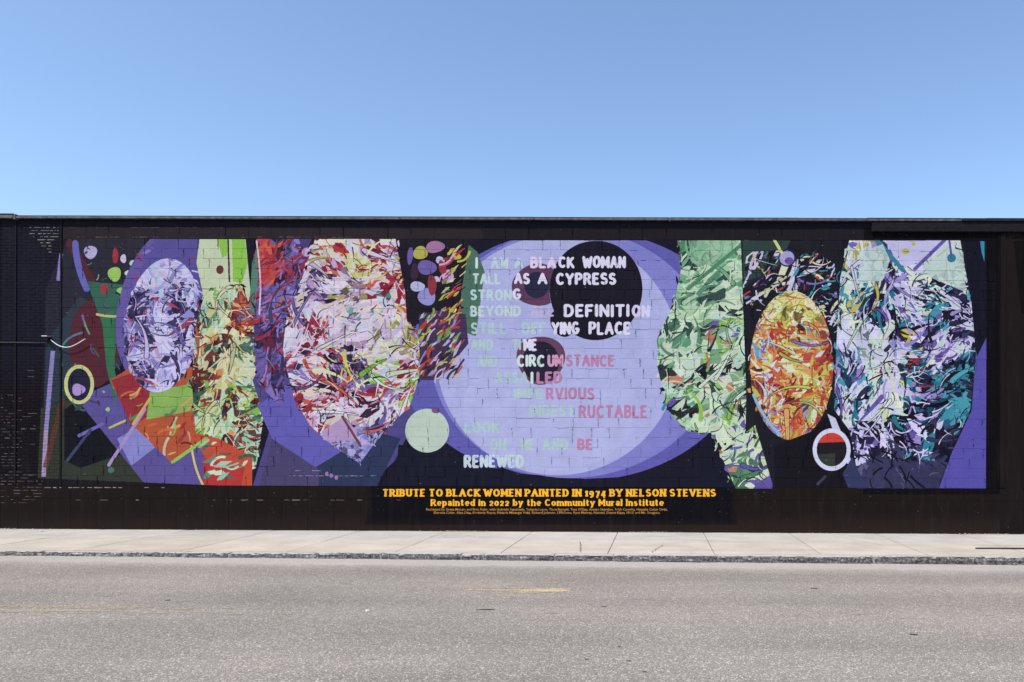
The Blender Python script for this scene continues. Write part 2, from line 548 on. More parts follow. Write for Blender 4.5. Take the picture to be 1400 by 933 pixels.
fill(ell(739, 495, 25, 28), (38, 34, 52), MC)
# big pale and red oval
pale = [(214, 194, 212), (198, 200, 214), (216, 202, 184), (190, 172, 202), (220, 208, 216), (186, 150, 176)]
oli = [(206, 204, 140), (190, 180, 90), (214, 212, 172)]
cluster([(430, 327), (540, 327), (553, 400), (562, 445), (575, 470), (572, 520), (560, 555), (528, 588), (508, 612), (492, 634), (474, 622), (450, 606), (424, 582), (402, 546), (386, 480), (392, 430), (412, 380)],
        [(445, 345, red + pale + oli), (500, 345, oli * 2 + red + pale), (540, 370, red + oli + pale), (430, 400, pale + vio), (480, 400, pale * 2 + oli), (530, 400, red + pale + [(60, 140, 140)]),
         (430, 460, pale * 2 + red), (480, 450, pale * 2 + [(120, 160, 170)]), (530, 460, pale * 2 + oli), (410, 510, red * 2 + vio + pale), (470, 500, red + vio + oli + [(50, 40, 66)]), (540, 510, red + pale + lime),
         (430, 560, red * 2 + pale + [(60, 50, 74)]), (490, 560, pale + red + [(50, 40, 60)]), (530, 560, red + vio + pale), (490, 610, [(134, 128, 190), (170, 160, 204)])],
        [(420, 8, 20, (0, 1, 3)), (2000, 3, 8.5, (0, 1, 3)), (2200, 1.3, 3.8, (0, 0, 1, 2))], lambda x, y: -.6 + .9 * math.sin(x * .03) + .8 * math.sin(y * .04), (206, 186, 204))
fill([(440, 590), (470, 570), (488, 590), (486, 603), (442, 602)], (178, 148, 186), MC)
stroke([(468, 570), (493, 610)], 3.4, (112, 62, 66), MC)
# dark field of floating discs
fill([(548, 327), (646, 327), (640, 350), (634, 440), (600, 450), (556, 440)], (33, 28, 38), MC)
for x, y, rx, ry, c in ((566, 372, 5, 12, (60, 40, 60)), (574, 346, 10, 9, (176, 170, 78)), (594, 338, 13, 8, (164, 112, 150)), (601, 356, 6, 5, (190, 190, 220)), (583, 366, 13, 10, (110, 90, 156)), (583, 406, 12, 12, (144, 140, 196)),
                        (570, 392, 10, 7, (176, 176, 210)), (612, 378, 8, 9, (196, 160, 206)), (604, 366, 5, 10, (150, 50, 56)), (596, 382, 4, 4, (200, 190, 220)), (590, 390, 6, 14, (140, 50, 60)), (620, 350, 10, 5, (184, 176, 72)), (560, 350, 4, 12, (110, 90, 160))):
    fill(ell(x, y, rx, ry, wob=.05, rot=rng.uniform(-.4, .4)), c, MC)
fill([(630, 400), (640, 335), (652, 345), (662, 372), (650, 460), (628, 452)], (76, 110, 92), MC)
for _ in range(60):
    x, y = rng.uniform(605, 634), rng.uniform(340, 440)
    shard(x, y, rng.uniform(3, 8), -.7, rng.choice((0, 1)), jit(rng.choice([(186, 176, 70), (200, 160, 200), (180, 54, 56), (40, 32, 40), (204, 200, 150), (84, 120, 90)])), MC)
fill([(572, 430), (600, 425), (636, 430), (640, 470), (600, 520), (574, 520)], (66, 50, 84), MC)
for _ in range(110):
    x, y = rng.uniform(572, 628), rng.uniform(428, 515)
    shard(x, y, rng.uniform(3, 10), -.8 + rng.gauss(0, .2), rng.choice((0, 1)), jit(rng.choice([(186, 176, 70), (190, 170, 206), (180, 64, 56), (60, 44, 58), (140, 134, 190), (120, 160, 80), (196, 180, 210)])), MC)
# green slanting mass
gpal = [(150, 192, 150), (116, 166, 128), (88, 140, 106), (178, 208, 168), (196, 214, 182)]
gpal2 = [(196, 214, 182), (180, 206, 190), (138, 184, 76), (120, 160, 120), (70, 104, 80), (104, 88, 160), (206, 214, 190), (44, 50, 50), (190, 120, 90)]
gm = [(925, 329), (1012, 329), (1020, 400), (1026, 500), (1056, 560), (1056, 668), (1006, 668), (972, 592), (940, 590), (912, 560), (898, 500), (900, 460), (922, 410), (930, 370)]
stroke(curve((930, 380), (906, 560), -.16, 12), 4, (60, 130, 160), MC)
cluster(gm, [(950, 350, gpal), (1000, 350, gpal), (950, 410, gpal), (990, 430, gpal2 + gpal), (930, 470, gpal + [(200, 214, 190)] * 2), (980, 490, gpal2), (930, 540, gpal2 + gpal), (1000, 540, gpal2), (1010, 600, gpal2 + [(200, 214, 184)] * 3), (1030, 640, [(80, 124, 90), (200, 214, 184), (104, 88, 160)])],
        [(260, 9, 22, (0, 3)), (750, 3.5, 9, (0, 1, 3)), (520, 1.5, 3.6, (0, 0, 1, 2))], lambda x, y: -.75 + .4 * math.sin(y * .05), (160, 192, 160))
fill([(1020, 540), (1040, 556), (1034, 580), (1019, 592)], (34, 34, 38), MC)
fill([(940, 329), (1010, 329), (985, 365), (945, 360)], (140, 184, 146), MC, .7)
stroke([(1020, 329), (940, 395)], 5, (78, 132, 96), MC)
# dark field over the small orange oval
fill([(1012, 329), (1150, 329), (1150, 460), (1140, 668), (1058, 668), (1020, 540)], (30, 30, 38), MC)
fill([(1014, 329), (1080, 329), (1060, 372), (1016, 390)], (48, 66, 62), MC)
multi = [(190, 182, 96), (60, 140, 158), (206, 198, 214), (40, 36, 52), (116, 96, 164), (30, 28, 40), (170, 64, 60), (210, 206, 170), (200, 186, 216)]
cluster([(1020, 345), (1105, 340), (1140, 360), (1150, 470), (1110, 410), (1060, 400), (1028, 440), (1014, 400)], [(1080, 380, multi)],
        [(150, 5, 12, (0, 1)), (480, 2, 6, (0, 1, 2)), (240, 1.2, 3, (1, 2))], lambda x, y: -.7, None)
fill(ell(1075, 353, 12), (46, 40, 70), MC); fill(ell(1075, 353, 10), (166, 160, 200), MC); fill(ell(1078, 357, 6, 5), (110, 80, 150), MC)
stroke([(1058, 329), (1068, 346)], 4, (206, 204, 130), MC)
yel = [(196, 188, 84), (210, 206, 130), (220, 218, 178), (180, 170, 70)]
org = [(206, 116, 56), (190, 90, 50), (214, 150, 84), (196, 186, 90), (176, 62, 48)]
skyb = [(110, 160, 186), (130, 110, 176), (200, 206, 216)]
cluster(ell(1082, 500, 57, 102, n=50), [(1080, 425, yel), (1050, 480, org + skyb + yel), (1110, 480, org * 2 + skyb), (1080, 470, yel + org), (1050, 530, org + skyb), (1085, 530, org * 2 + yel * 2 + [(216, 210, 186)]), (1115, 520, org * 2 + yel), (1080, 575, org * 3 + yel * 2 + skyb)],
        [(170, 7, 16, (0, 1, 3)), (620, 2.8, 7, (0, 1, 3)), (520, 1.3, 3.3, (0, 1, 2))], flow_round(1082, 500, 1.4), (204, 150, 84))
stroke(curve((1030, 540), (1068, 596), .12), 4, (140, 180, 200), MC)
# large right oval
tl = [(40, 120, 140), (70, 150, 166), (30, 80, 104)]
mp = [(200, 212, 190), (186, 208, 204), (206, 206, 226), (214, 220, 196)]
dk = [(28, 24, 40), (50, 48, 80), (36, 34, 58)]
lv2 = [(196, 188, 222), (150, 136, 194), (104, 86, 156), (210, 204, 230)]
ro = [(1160, 329), (1312, 329), (1328, 420), (1334, 490), (1326, 560), (1300, 620), (1284, 668), (1172, 668), (1150, 620), (1140, 560), (1143, 470), (1148, 380)]
cluster(ro, [(1180, 350, mp + [(196, 186, 84)] + lv2), (1240, 350, lv2 + mp * 2), (1290, 360, mp * 3), (1175, 400, tl + mp + [(190, 180, 90)]), (1210, 390, dk + tl + mp + lv2), (1245, 400, lv2 + mp), (1285, 400, tl + mp + dk), (1200, 430, dk + lv2 + tl + mp), (1300, 430, lv2 + tl + dk + mp),
             (1190, 470, mp * 3), (1210, 500, mp * 3 + [(150, 50, 70)]), (1240, 470, tl + lv2 + dk + [(206, 190, 70)]), (1285, 480, lv2 * 2 + mp), (1160, 510, tl * 2 + lv2), (1250, 510, dk + tl + [(150, 40, 60)]), (1310, 510, tl + dk * 2),
             (1170, 560, mp + lv2 + tl + dk), (1225, 545, lv2 + [(206, 200, 90)] + tl + mp), (1260, 560, dk + lv2 + tl), (1300, 560, dk + tl * 2), (1190, 600, lv2 + dk), (1260, 600, tl + lv2 + dk * 2), (1220, 640, [(60, 58, 92), (52, 50, 82), (70, 64, 104)]), (1270, 650, [(60, 58, 92), (52, 50, 82)]), (1310, 600, dk)],
        [(480, 8, 19, (0, 1, 3)), (1900, 3, 8, (0, 1, 3)), (1900, 1.3, 3.6, (0, 0, 1, 2))], lambda x, y: .6 + 1.2 * math.sin(x * .028) + .5 * math.sin(y * .05), (190, 196, 204))
RC = region(ro)
fill([(1210, 329), (1286, 329), (1262, 356), (1236, 366), (1222, 352)], (192, 188, 222), MC)
stroke([(1198, 329), (1234, 370)], 6, (50, 124, 146), MC)
stroke([(1290, 329), (1250, 368)], 5, (100, 84, 160), MC)
fill([(1176, 345), (1206, 334), (1216, 356), (1206, 384), (1172, 388)], (190, 208, 200), MC, .85)
fill([(1262, 366), (1290, 334), (1316, 345), (1320, 400), (1272, 380)], (188, 206, 194), MC, .8)
fill(ell(1300, 353, 6), (44, 118, 148), MC); stroke([(1297, 330), (1300, 350)], 3, (100, 84, 160), MC)
fill(ell(1237, 344, 5, 4), (186, 176, 80), MC); fill(ell(1248, 334, 3, 2.4), (186, 176, 80), MC)
fill([(1166, 640), (1200, 625), (1286, 640), (1284, 668), (1164, 668)], (56, 54, 86), MC, .75)
for _ in range(14):
    x, y = rng.uniform(1170, 1280), rng.uniform(615, 660)
    stroke(curve((x, y), (x + rng.uniform(-20, 26), y + rng.uniform(8, 22)), rng.uniform(-.3, .3)), rng.uniform(1.5, 3.2), (22, 20, 34), RC & MC)
# violet block, black gap, teal sliver
fill([(1334, 480), (1348, 460), (1348, 669), (1284, 668), (1300, 622), (1328, 562)], (84, 76, 160), MC)
fill([(1318, 329), (1338, 329), (1348, 345), (1348, 462), (1335, 488), (1328, 420)], (22, 22, 38), MC)
fill([(1339, 330), (1345, 330), (1345, 359), (1341, 345)], (44, 136, 158), MC)
stroke([(1296, 613), (1312, 613)], 2.5, (120, 70, 130), MC, a=.6)
fill([(1140, 560), (1162, 590), (1176, 668), (1060, 668), (1058, 610), (1110, 590)], (25, 22, 29), MC)
fill([(1131, 566), (1142, 572), (1152, 596), (1166, 636), (1158, 634), (1142, 598)], (196, 196, 218), MC)
fill([(1152, 648), (1165, 625), (1185, 668), (1160, 668)], (52, 56, 92), MC)
stroke([(1128, 652), (1118, 662)], 4, (58, 58, 84), MC)
# rings
fill(ell(1137, 615, 26, 29), (208, 208, 228), MC); fill(ell(1137, 615, 20.5, 23), (34, 30, 34), MC)
rr = region(ell(1137, 615, 20.5, 23))
fill([(1110, 585), (1165, 585), (1165, 604), (1110, 606)], (200, 54, 44), rr)
fill([(1110, 622), (1142, 620), (1142, 645), (1110, 645)], (52, 58, 50), rr)
fill(ell(108, 526, 20.5, 27), (196, 198, 128), MC); fill(ell(108, 526, 15.5, 22), (38, 36, 58), MC)
fill(ell(107, 533, 9, 8, wob=.1), (168, 140, 196), MC)
# loose strokes at the left edge
stroke([(83, 347), (79, 384)], 5, (150, 130, 190), None, w1=5, round_=False)
stroke([(72, 480), (63, 590)], 6, (142, 128, 184), None, round_=False)
stroke([(63, 588), (60, 652)], 6, (166, 140, 176), None, round_=False)
stroke([(86, 545), (62, 640)], 7, (104, 56, 44), MC, a=.7, round_=False)
stroke([(198, 560), (149, 636)], 4.5, (164, 140, 190), MC)
stroke([(205, 545), (182, 580)], 3.6, (204, 170, 90), MC)
stroke([(140, 580), (108, 596)], 4.5, (112, 100, 176), MC)
stroke([(124, 588), (92, 630)], 4, (62, 66, 100), MC)
stroke([(282, 600), (236, 632)], 4.5, (140, 188, 76), MC)
stroke(curve((84, 500), (112, 455), -.5), 3, (84, 116, 128), MC)
stroke([(150, 585), (172, 575)], 3, (190, 180, 90), MC)
fill(ell(152, 643, 4.5, 4), (70, 110, 96), MC)

# --- lettering
def arc(cx, cy, rx, ry, a0, a1, n=9):
    return [(cx + rx * math.cos(R(a0 + (a1 - a0) * i / (n - 1))), cy + ry * math.sin(R(a0 + (a1 - a0) * i / (n - 1)))) for i in range(n)]
G = {}
G['A'] = (.8, [[(0, 0), (.4, 1)], [(.4, 1), (.8, 0)], [(.17, .35), (.63, .35)]])
G['B'] = (.62, [[(0, 0), (0, 1)], [(0, 1)] + arc(.28, .76, .27, .24, 90, -90) + [(0, .52)], [(0, .52)] + arc(.32, .26, .3, .26, 90, -90) + [(0, 0)]])
G['C'] = (.72, [arc(.4, .5, .38, .5, 50, 310, 13)])
G['D'] = (.72, [[(0, 0), (0, 1)], [(0, 1)] + arc(.28, .5, .42, .5, 90, -90, 11) + [(0, 0)]])
G['E'] = (.55, [[(0, 0), (0, 1)], [(0, 1), (.55, 1)], [(0, .52), (.44, .52)], [(0, 0), (.55, 0)]])
G['F'] = (.55, [[(0, 0), (0, 1)], [(0, 1), (.55, 1)], [(0, .52), (.44, .52)]])
G['G'] = (.76, [arc(.4, .5, .38, .5, 50, 350, 14) + [(.46, .42)]])
G['I'] = (.0, [[(0, 0), (0, 1)]])
G['K'] = (.68, [[(0, 0), (0, 1)], [(0, .42), (.62, 1)], [(.2, .55), (.68, 0)]])
G['L'] = (.56, [[(0, 0), (0, 1)], [(0, 0), (.56, 0)]])
G['M'] = (.86, [[(0, 0), (0, 1)], [(0, 1), (.43, .25), (.86, 1)], [(.86, 1), (.86, 0)]])
G['N'] = (.7, [[(0, 0), (0, 1)], [(0, 1), (.7, 0)], [(.7, 0), (.7, 1)]])
G['O'] = (.8, [arc(.4, .5, .4, .5, 0, 360, 17)])
G['P'] = (.6, [[(0, 0), (0, 1)], [(0, 1)] + arc(.3, .73, .3, .27, 90, -90) + [(0, .46)]])
G['R'] = (.66, [[(0, 0), (0, 1)], [(0, 1)] + arc(.3, .74, .28, .26, 90, -90) + [(0, .48)], [(.3, .48), (.66, 0)]])
G['S'] = (.6, [arc(.3, .75, .27, .25, 35, 270, 8) + arc(.3, .25, .3, .25, 90, -145, 8)])
G['T'] = (.7, [[(.35, 0), (.35, 1)], [(0, 1), (.7, 1)]])
G['U'] = (.68, [[(0, 1), (0, .35)] + arc(.34, .34, .34, .34, 180, 360, 8) + [(.68, .35), (.68, 1)]])
G['V'] = (.76, [[(0, 1), (.38, 0)], [(.38, 0), (.76, 1)]])
G['W'] = (1.1, [[(0, 1), (.28, 0)], [(.28, 0), (.55, .8)], [(.55, .8), (.82, 0)], [(.82, 0), (1.1, 1)]])
G['X'] = (.7, [[(0, 0), (.7, 1)], [(0, 1), (.7, 0)]])
G['Y'] = (.76, [[(0, 1), (.38, .48)], [(.76, 1), (.38, .48)], [(.38, .48), (.38, 0)]])
G['a'] = (.46, [arc(.22, .52, .2, .17, 160, 0, 6) + [(.44, .1), (.5, .02)], arc(.22, .19, .2, .17, 0, 360, 10)])
G['b'] = (.52, [[(0, 0), (0, 1)], arc(.26, .33, .25, .32, 0, 360, 12)])
G['d'] = (.52, [[(.52, 0), (.52, 1)], arc(.26, .33, .25, .32, 0, 360, 12)])
G['e'] = (.52, [[(.02, .36), (.5, .36)] + arc(.27, .34, .26, .32, 5, 310, 12)])
G['h'] = (.52, [[(0, 0), (0, 1)], [(0, .4)] + arc(.26, .4, .26, .25, 170, 0, 6) + [(.52, 0)]])
G['i'] = (.0, [[(0, 0), (0, .66)], [(0, .92), (0, .95)]])
G['l'] = (.0, [[(0, 0), (0, 1)]])
G['m'] = (.96, [[(0, 0), (0, .66)], arc(.24, .42, .24, .22, 170, 0, 6) + [(.48, 0)], arc(.72, .42, .24, .22, 170, 0, 6) + [(.96, 0)]])
G['n'] = (.5, [[(0, 0), (0, .66)], arc(.25, .42, .25, .22, 170, 0, 6) + [(.5, 0)]])
G['o'] = (.54, [arc(.27, .33, .27, .32, 0, 360, 13)])
G['p'] = (.52, [[(0, -.32), (0, .66)], arc(.26, .33, .25, .32, 0, 360, 12)])
G['r'] = (.34, [[(0, 0), (0, .66)], [(0, .42), (.14, .6), (.34, .6)]])
G['s'] = (.4, [arc(.2, .48, .17, .16, 40, 270, 7) + arc(.2, .17, .2, .16, 90, -140, 7)])
G['t'] = (.34, [[(.12, .92), (.12, .15), (.2, .03), (.34, .08)], [(0, .64), (.32, .64)]])
G['u'] = (.5, [[(0, .66), (0, .2)] + arc(.24, .22, .24, .22, 180, 330, 6) + [(.5, .3)], [(.5, .66), (.5, 0)]])
G['y'] = (.54, [[(0, .66), (.27, .05)], [(.54, .66), (.27, .05), (.14, -.3), (.02, -.3)]])
G['0'] = (.5, [arc(.25, .35, .25, .35, 0, 360, 13)])
G['2'] = (.48, [arc(.24, .5, .22, .2, 160, -30, 7) + [(.02, 0)], [(.02, 0), (.48, 0)]])
G['1'] = (.2, [[(.14, 0), (.14, .72)], [(-.02, .58), (.14, .7)]])
G['9'] = (.5, [arc(.25, .45, .23, .25, 0, 360, 12), [(.48, .45), (.42, -.05), (.12, -.2)]])
G['7'] = (.5, [[(0, .68), (.5, .68)], [(.5, .68), (.2, -.22)]])
G['4'] = (.5, [[(.36, -.22), (.36, .7)], [(.36, .7), (-.02, .1)], [(-.02, .1), (.54, .1)]])
NOSERIF = set('SCGOoeacs02')

def text_line(s, x0, x1, ytop, ybot, wv, wh, colf, gap=.3, space=.42, serif=0.0, wobble=0.0, shear=0.0):
    h = ybot - ytop
    units = 0
    for ch in s:
        units += space if ch == ' ' else G[ch][0] + gap
    units -= gap
    wvU = wv / h
    kx = (x1 - x0 - wv) / max(units, .05)
    x = x0 + wv / 2
    for ch in s:
        if ch == ' ':
            x += space * kx
            continue
        w, strokes = G[ch]
        dy = rng.uniform(-wobble, wobble)
        hh = h - wh
        def M(p):
            return (x + p[0] * kx + shear * p[1], ybot - wh / 2 - p[1] * hh + dy)
        for st in strokes:
            q = [M(p) for p in st]
            col = colf(x + w * kx / 2, (ytop + ybot) / 2)
            for a, b in zip(q, q[1:]):
                l = math.hypot(b[0] - a[0], b[1] - a[1])
                if l < 1e-5:
                    continue
                v = abs(b[1] - a[1]) / l
                t = wh + (wv - wh) * v ** 1.5
                e = 0.25 * t
                fill(strokepoly([(a[0] - (b[0] - a[0]) / l * e * .2, a[1] - (b[1] - a[1]) / l * e * .2), (b[0] + (b[0] - a[0]) / l * e * .2, b[1] + (b[1] - a[1]) / l * e * .2)], t), col)
                fill(ell(b[0], b[1], t * .42, n=8), col)
                fill(ell(a[0], a[1], t * .42, n=8), col)
            if serif > 0 and ch not in NOSERIF:
                for a, b, pa, pb in ((q[0], q[1], st[0], st[1]), (q[-1], q[-2], st[-1], st[-2])):
                    l = math.hypot(b[0] - a[0], b[1] - a[1])
                    if l < h * .12 or abs(b[1] - a[1]) / l < .55:
                        continue
                    if pa[1] in (0, 1, .66, .7, .72, -.32) :
                        if ch == 'A' and pa[1] == 1: continue
                        if ch in 'VW' and pa[1] == 0: continue
                        fill(strokepoly([(a[0] - serif, a[1]), (a[0] + serif, a[1])], wh * .95), col)
        x += (w + gap) * kx

def ptc(x, y, bold=1.0):
    # hand-painted letters: pale mint at the left, white on the dark discs, rose at the right
    X, Y = P(x, y)
    u = img[min(max(int(Y), 0), H - 1), min(max(int(X), 0), W - 1)]
    return (212, 204, 226)
MINT = (178, 200, 198); FMINT = (174, 200, 194); WHT = (222, 214, 232); ROSE = (186, 128, 164); LMINT = (206, 224, 214)
def cf(c): return lambda x, y: c
ln = lambda s, a, b, t, bt, c, w=3.6: text_line(s, a, b, t, bt, w, w * .86, cf(c), gap=.42, space=.5, wobble=.35)
ln('I', 649, 653, 352, 368, (206, 220, 214))
ln('AM', 670, 694, 352, 368, (192, 208, 214)); ln('A', 702, 715, 352, 367, (188, 202, 212))
ln('BLA', 724, 760, 351, 367, (224, 206, 226), 4); ln('CK', 762, 785, 351, 367, WHT, 4)
ln('WOMAN', 795, 855, 350, 367, WHT, 4.2)
ln('TALL', 645, 684, 374, 389, (194, 212, 208), 3.4); ln('AS', 702, 724, 373, 389, WHT, 4); ln('A', 734, 748, 373, 389, WHT, 4); ln('CYPRESS', 759, 842, 373, 390, WHT, 4.2)
ln('STRON', 642, 699, 396, 411, (190, 208, 208), 3.4); ln('G', 700, 712, 394, 410, WHT, 4)
ln('BEYOND', 642, 712, 418, 433, (192, 210, 208), 3.5); ln('ALL', 725, 757, 418, 433, (196, 176, 212), 3); ln('DEFINITI', 770, 860, 416, 434, WHT, 4.4); ln('ON', 863, 888, 417, 434, (214, 204, 230), 4.2)
ln('STILL', 643, 692, 441, 457, FMINT, 3.2); ln('DEF', 713, 746, 441, 457, FMINT, 3.2); ln('YING', 753, 792, 440, 458, WHT, 4.2); ln('PLACE', 804, 862, 440, 458, WHT, 4.2)
ln('AND', 643, 674, 464, 479, FMINT, 3.2); ln('TI', 700, 712, 464, 479, FMINT, 3.2); ln('ME', 715, 734, 463, 480, WHT, 4)
ln('AND', 652, 680, 486, 502, FMINT, 3.2); ln('CIRC', 706, 745, 485, 502, LMINT, 4); ln('UM', 748, 770, 485, 502, (206, 150, 180), 4); ln('STANCE', 773, 840, 485, 502, ROSE, 3.8)
ln('ASSA', 676, 722, 508, 524, FMINT, 3.2); ln('I', 725, 729, 508, 525, LMINT, 4); ln('LED', 733, 769, 508, 525, ROSE, 4.2)
ln('IMPE', 702, 742, 531, 546, FMINT, 3.2); ln('RVIOUS', 746, 813, 530, 547, ROSE, 3.8)
ln('INDEST', 724, 786, 554, 570, FMINT, 3.2); ln('RUCTABLE', 791, 885, 554, 572, ROSE, 3.8)
ln('LOOK', 635, 683, 577, 592, FMINT, 3.2)
ln('ON', 670, 692, 600, 616, FMINT, 3.2); ln('ME', 712, 730, 600, 616, FMINT, 3.2); ln('AND', 741, 777, 600, 616, FMINT, 3.2); ln('BE', 789, 811, 600, 616, ROSE, 4)
ln('RENEWED', 634, 717, 622, 640, (194, 210, 216), 4.2)

GOLD = (255, 180, 0); GOLDD = (120, 60, 20)
for dx, c in ((0, GOLD),):
    text_line('TRIBUTE TO BLACK WOMEN PAINTED IN 1974 BY NELSON STEVENS', 523, 979, 668.8, 679.2, 3.0, 1.9, cf(c), gap=.50, space=.42, serif=2.1)
    text_line('Repainted in 2022 by the Community Mural Institute', 589, 908, 682.6, 692, 2.5, 1.5, cf(c), gap=.42, space=.5, serif=1.5)

def font_line(s, x0, x1, ytop, ybot, col, off=.02):
    cu = bpy.data.curves.new("t", 'FONT')
    cu.body = s
    cu.offset = off
    cu.resolution_u = 2
    o = bpy.data.objects.new("t", cu)
    C.objects.link(o)
    bpy.context.view_layer.update()
    me = o.to_mesh()
    vs = np.array([v.co[:2] for v in me.vertices])
    me.calc_loop_triangles()
    tris = [tuple(t.vertices) for t in me.loop_triangles]
    a, b = vs[:, 0].min(), vs[:, 0].max()
    for t in tris:
        fill([(x0 + (vs[i][0] - a) / (b - a) * (x1 - x0), ybot - vs[i][1] / .7 * (ybot - ytop)) for i in t], col)
    o.to_mesh_clear()
    bpy.data.objects.remove(o)
    bpy.data.curves.remove(cu)
font_line("Facilitated by Greta McLain and Britt Rehn, with Gabriela Sepulveda, Yolanda Lopez, Tiana Barnett, Tess O'Day, Anniah Sheridan, Trish Canniha, Natasha Colon Ortiz,", 583, 913, 695, 698.2, (200, 140, 50))
font_line("Sharona Color, Alex Diaz, Kimberly Reyes, Nazaria Mixangie Vidal, Richard Johnson, LEROone, Ryan Murray, Natural, Dunce Kizza, EKLE and Mr. Snugsalo.", 593, 903, 699.4, 702.6, (200, 140, 50))

# --- wear: bare mortar and chipped paint; dashes also paint in lit brick edges
def dash_row(y, x0, x1, dens, col, th=.7):
    x = x0 + rng.uniform(0, 4)
    while x < x1:
        l = rng.uniform(2, 13)
        if rng.random() < dens:
            e = min(x + l, x1)
            fill([(x, y - th / 2), (x + .8, y - th), (e - .6, y - th * .7), (e, y + th * .3), ((x + e) / 2, y + th * rng.uniform(.2, .8)), (x + .6, y + th / 2)], jit(col, 22))
        x += l + rng.uniform(.5, 4)
for i in range(11):
    y = 311.4 + i * 4.2
    dash_row(y, 38 + max(0, i - 2) * 4.3, 80 - (10 if i > 4 else 0), .85, (138, 127, 122))
for i in range(44):
    y = 507 + i * 4.2
    if i < 8:
        dash_row(y, 20, 56, .3, (96, 86, 86), .5)
    else:
        dash_row(y, -4, 30 if i < 34 else 60, .62, (100, 90, 87), .55)
    if 12 < i < 38 and rng.random() < .4:
        dash_row(y, 28, 56, .3, (110, 98, 96), .5)
dash_row(667, 60, 235, .75, (150, 140, 140), .7)
dash_row(684, 90, 560, .28, (120, 108, 106), .6)
dash_row(651, 380, 520, .5, (150, 150, 170), .5)
dash_row(644, 350, 470, .3, (150, 150, 170), .5)
dash_row(311.5, 90, 400, .6, (86, 76, 74), .5)
dash_row(324.6, 90, 480, .65, (96, 84, 80), .6)
for _ in range(420):      # chips and spatter
    x, y = rng.uniform(60, 1390), rng.choice((rng.uniform(304, 327), rng.uniform(668, 724), rng.uniform(668, 700)))
    s = rng.uniform(.15, .55)
    k = rng.uniform(40, 105)
    fill(ell(x, y, s * rng.uniform(1, 2.5), s, n=6), (k, k * .93, k * .92))
for _ in range(260):
    x, y = rng.uniform(70, 1345), rng.uniform(330, 664)
    s = rng.uniform(.2, .5)
    X, Y = P(x, y)
    u = img[int(Y), int(X)]
    fill(ell(x, y, s * rng.uniform(.8, 4), s, n=6), tuple(np.minimum(u * .6 + 90, 240)))

img[:, :4] = (22, 19, 24)
img[:, -4:] = (27, 22, 22)
art = bpy.data.images.new("wall_paint", W, H, alpha=False)
buf = np.ones((H, W, 4), np.float32)
buf[..., :3] = np.clip(img[::-1] / 255.0, 0, 1)
art.pixels.foreach_set(buf.ravel())
art.update()
art.pack()

# paint on masonry
def wall_mat():
    m, t, b = new_mat("painted_masonry", 0.88, 0.05)
    pos = pos_node(t)
    sx = t.nodes.new("ShaderNodeSeparateXYZ")
    t.links.new(pos, sx.inputs[0])
    u = mathn(t, 'MULTIPLY_ADD', sx.outputs[0], PX / (X1 - X0), (700.0 - X0) / (X1 - X0))
    v = mathn(t, 'MULTIPLY_ADD', sx.outputs[2], PX / (Y1 - Y0), (Y1 - 728.0) / (Y1 - Y0))
    cb = t.nodes.new("ShaderNodeCombineXYZ")
    t.links.new(u, cb.inputs[0]); t.links.new(v, cb.inputs[1])
    im = t.nodes.new("ShaderNodeTexImage")
    im.image = art
    im.extension = 'EXTEND'
    im.interpolation = 'Linear'
    t.links.new(cb.outputs[0], im.inputs[0])
    hs = t.nodes.new('ShaderNodeHueSaturation')
    hs.inputs['Saturation'].default_value = .97
    hs.inputs['Value'].default_value = .84
    t.links.new(im.outputs[0], hs.inputs['Color'])
    n1 = noise(t, pos, 3.0, 5)
    n2 = noise(t, pos, 55.0, 4, .65)
    n3 = noise(t, pos, 9.0, 4, .6, (1, 1, .12))
    c = mix(t, hs.outputs[0], ramp(t, n1, [(.3, .86), (.7, 1.0)]), 1.0, 'MULTIPLY')
    c = mix(t, c, ramp(t, n2, [(.3, .88), (.7, 1.0)]), 1.0, 'MULTIPLY')
    # pale dusty bloom low down and in streaks
    dust = mathn(t, 'MULTIPLY', ramp(t, n3, [(.52, 0.0), (.8, 1.0)]), .012)
    c = mix(t, c, (.45, .40, .36), dust)
    t.links.new(c, b.inputs["Base Color"])
    t.links.new(ramp(t, n1, [(.3, .68), (.7, .9)]), b.inputs["Roughness"])
    h = mathn(t, 'ADD', mathn(t, 'MULTIPLY', n2, .6), mathn(t, 'MULTIPLY', noise(t, pos, 14, 3), 1.0))
    bump(t, b, h, .45, .010)
    return m
M_WALL = wall_mat()
M_BLACK = simple_mat("black_masonry_paint", (.012, .0105, .013), .85, .3, 12, .08)
M_ROOF = simple_mat("roof_felt", (.06, .06, .065), .95, .3, 6)
M_FLASH = simple_mat("weathered_flashing", (.10, .088, .085), .5, .5, 9, .4, .2)
M_FLASH2 = simple_mat("black_flashing", (.017, .016, .019), .7, .4, 14, .15)

# ------------------------------------------------------------------ the building
bld = bpy.data.objects.new("painted_building", None)
C.objects.link(bld)
bld.location = (0, 0, 0)
thing(bld, "long low black block building with a bright mural of coloured shards and lilac disc", "building")
XL, XR, DEP = -19.0, 17.5, 12.0
ZT = WALLZ(303.0)
bm = bmesh.new()
box(bm, XL, XR, 0.0, 0.3, -0.4, ZT)
link("wall", bm, M_WALL, bld)
bm = bmesh.new()
box(bm, XL, XR, DEP - .3, DEP, -.4, ZT)
link("wall", bm, M_BLACK, bld)
for a in (XL, XR - .3):
    bm = bmesh.new()
    box(bm, a, a + .3, .3, DEP - .3, -.4, ZT)
    link("wall", bm, M_BLACK, bld)
bm = bmesh.new()
box(bm, XL + .3, XR - .3, .3, DEP - .3, ZT - .5, ZT - .3)
link("roof", bm, M_ROOF, bld)

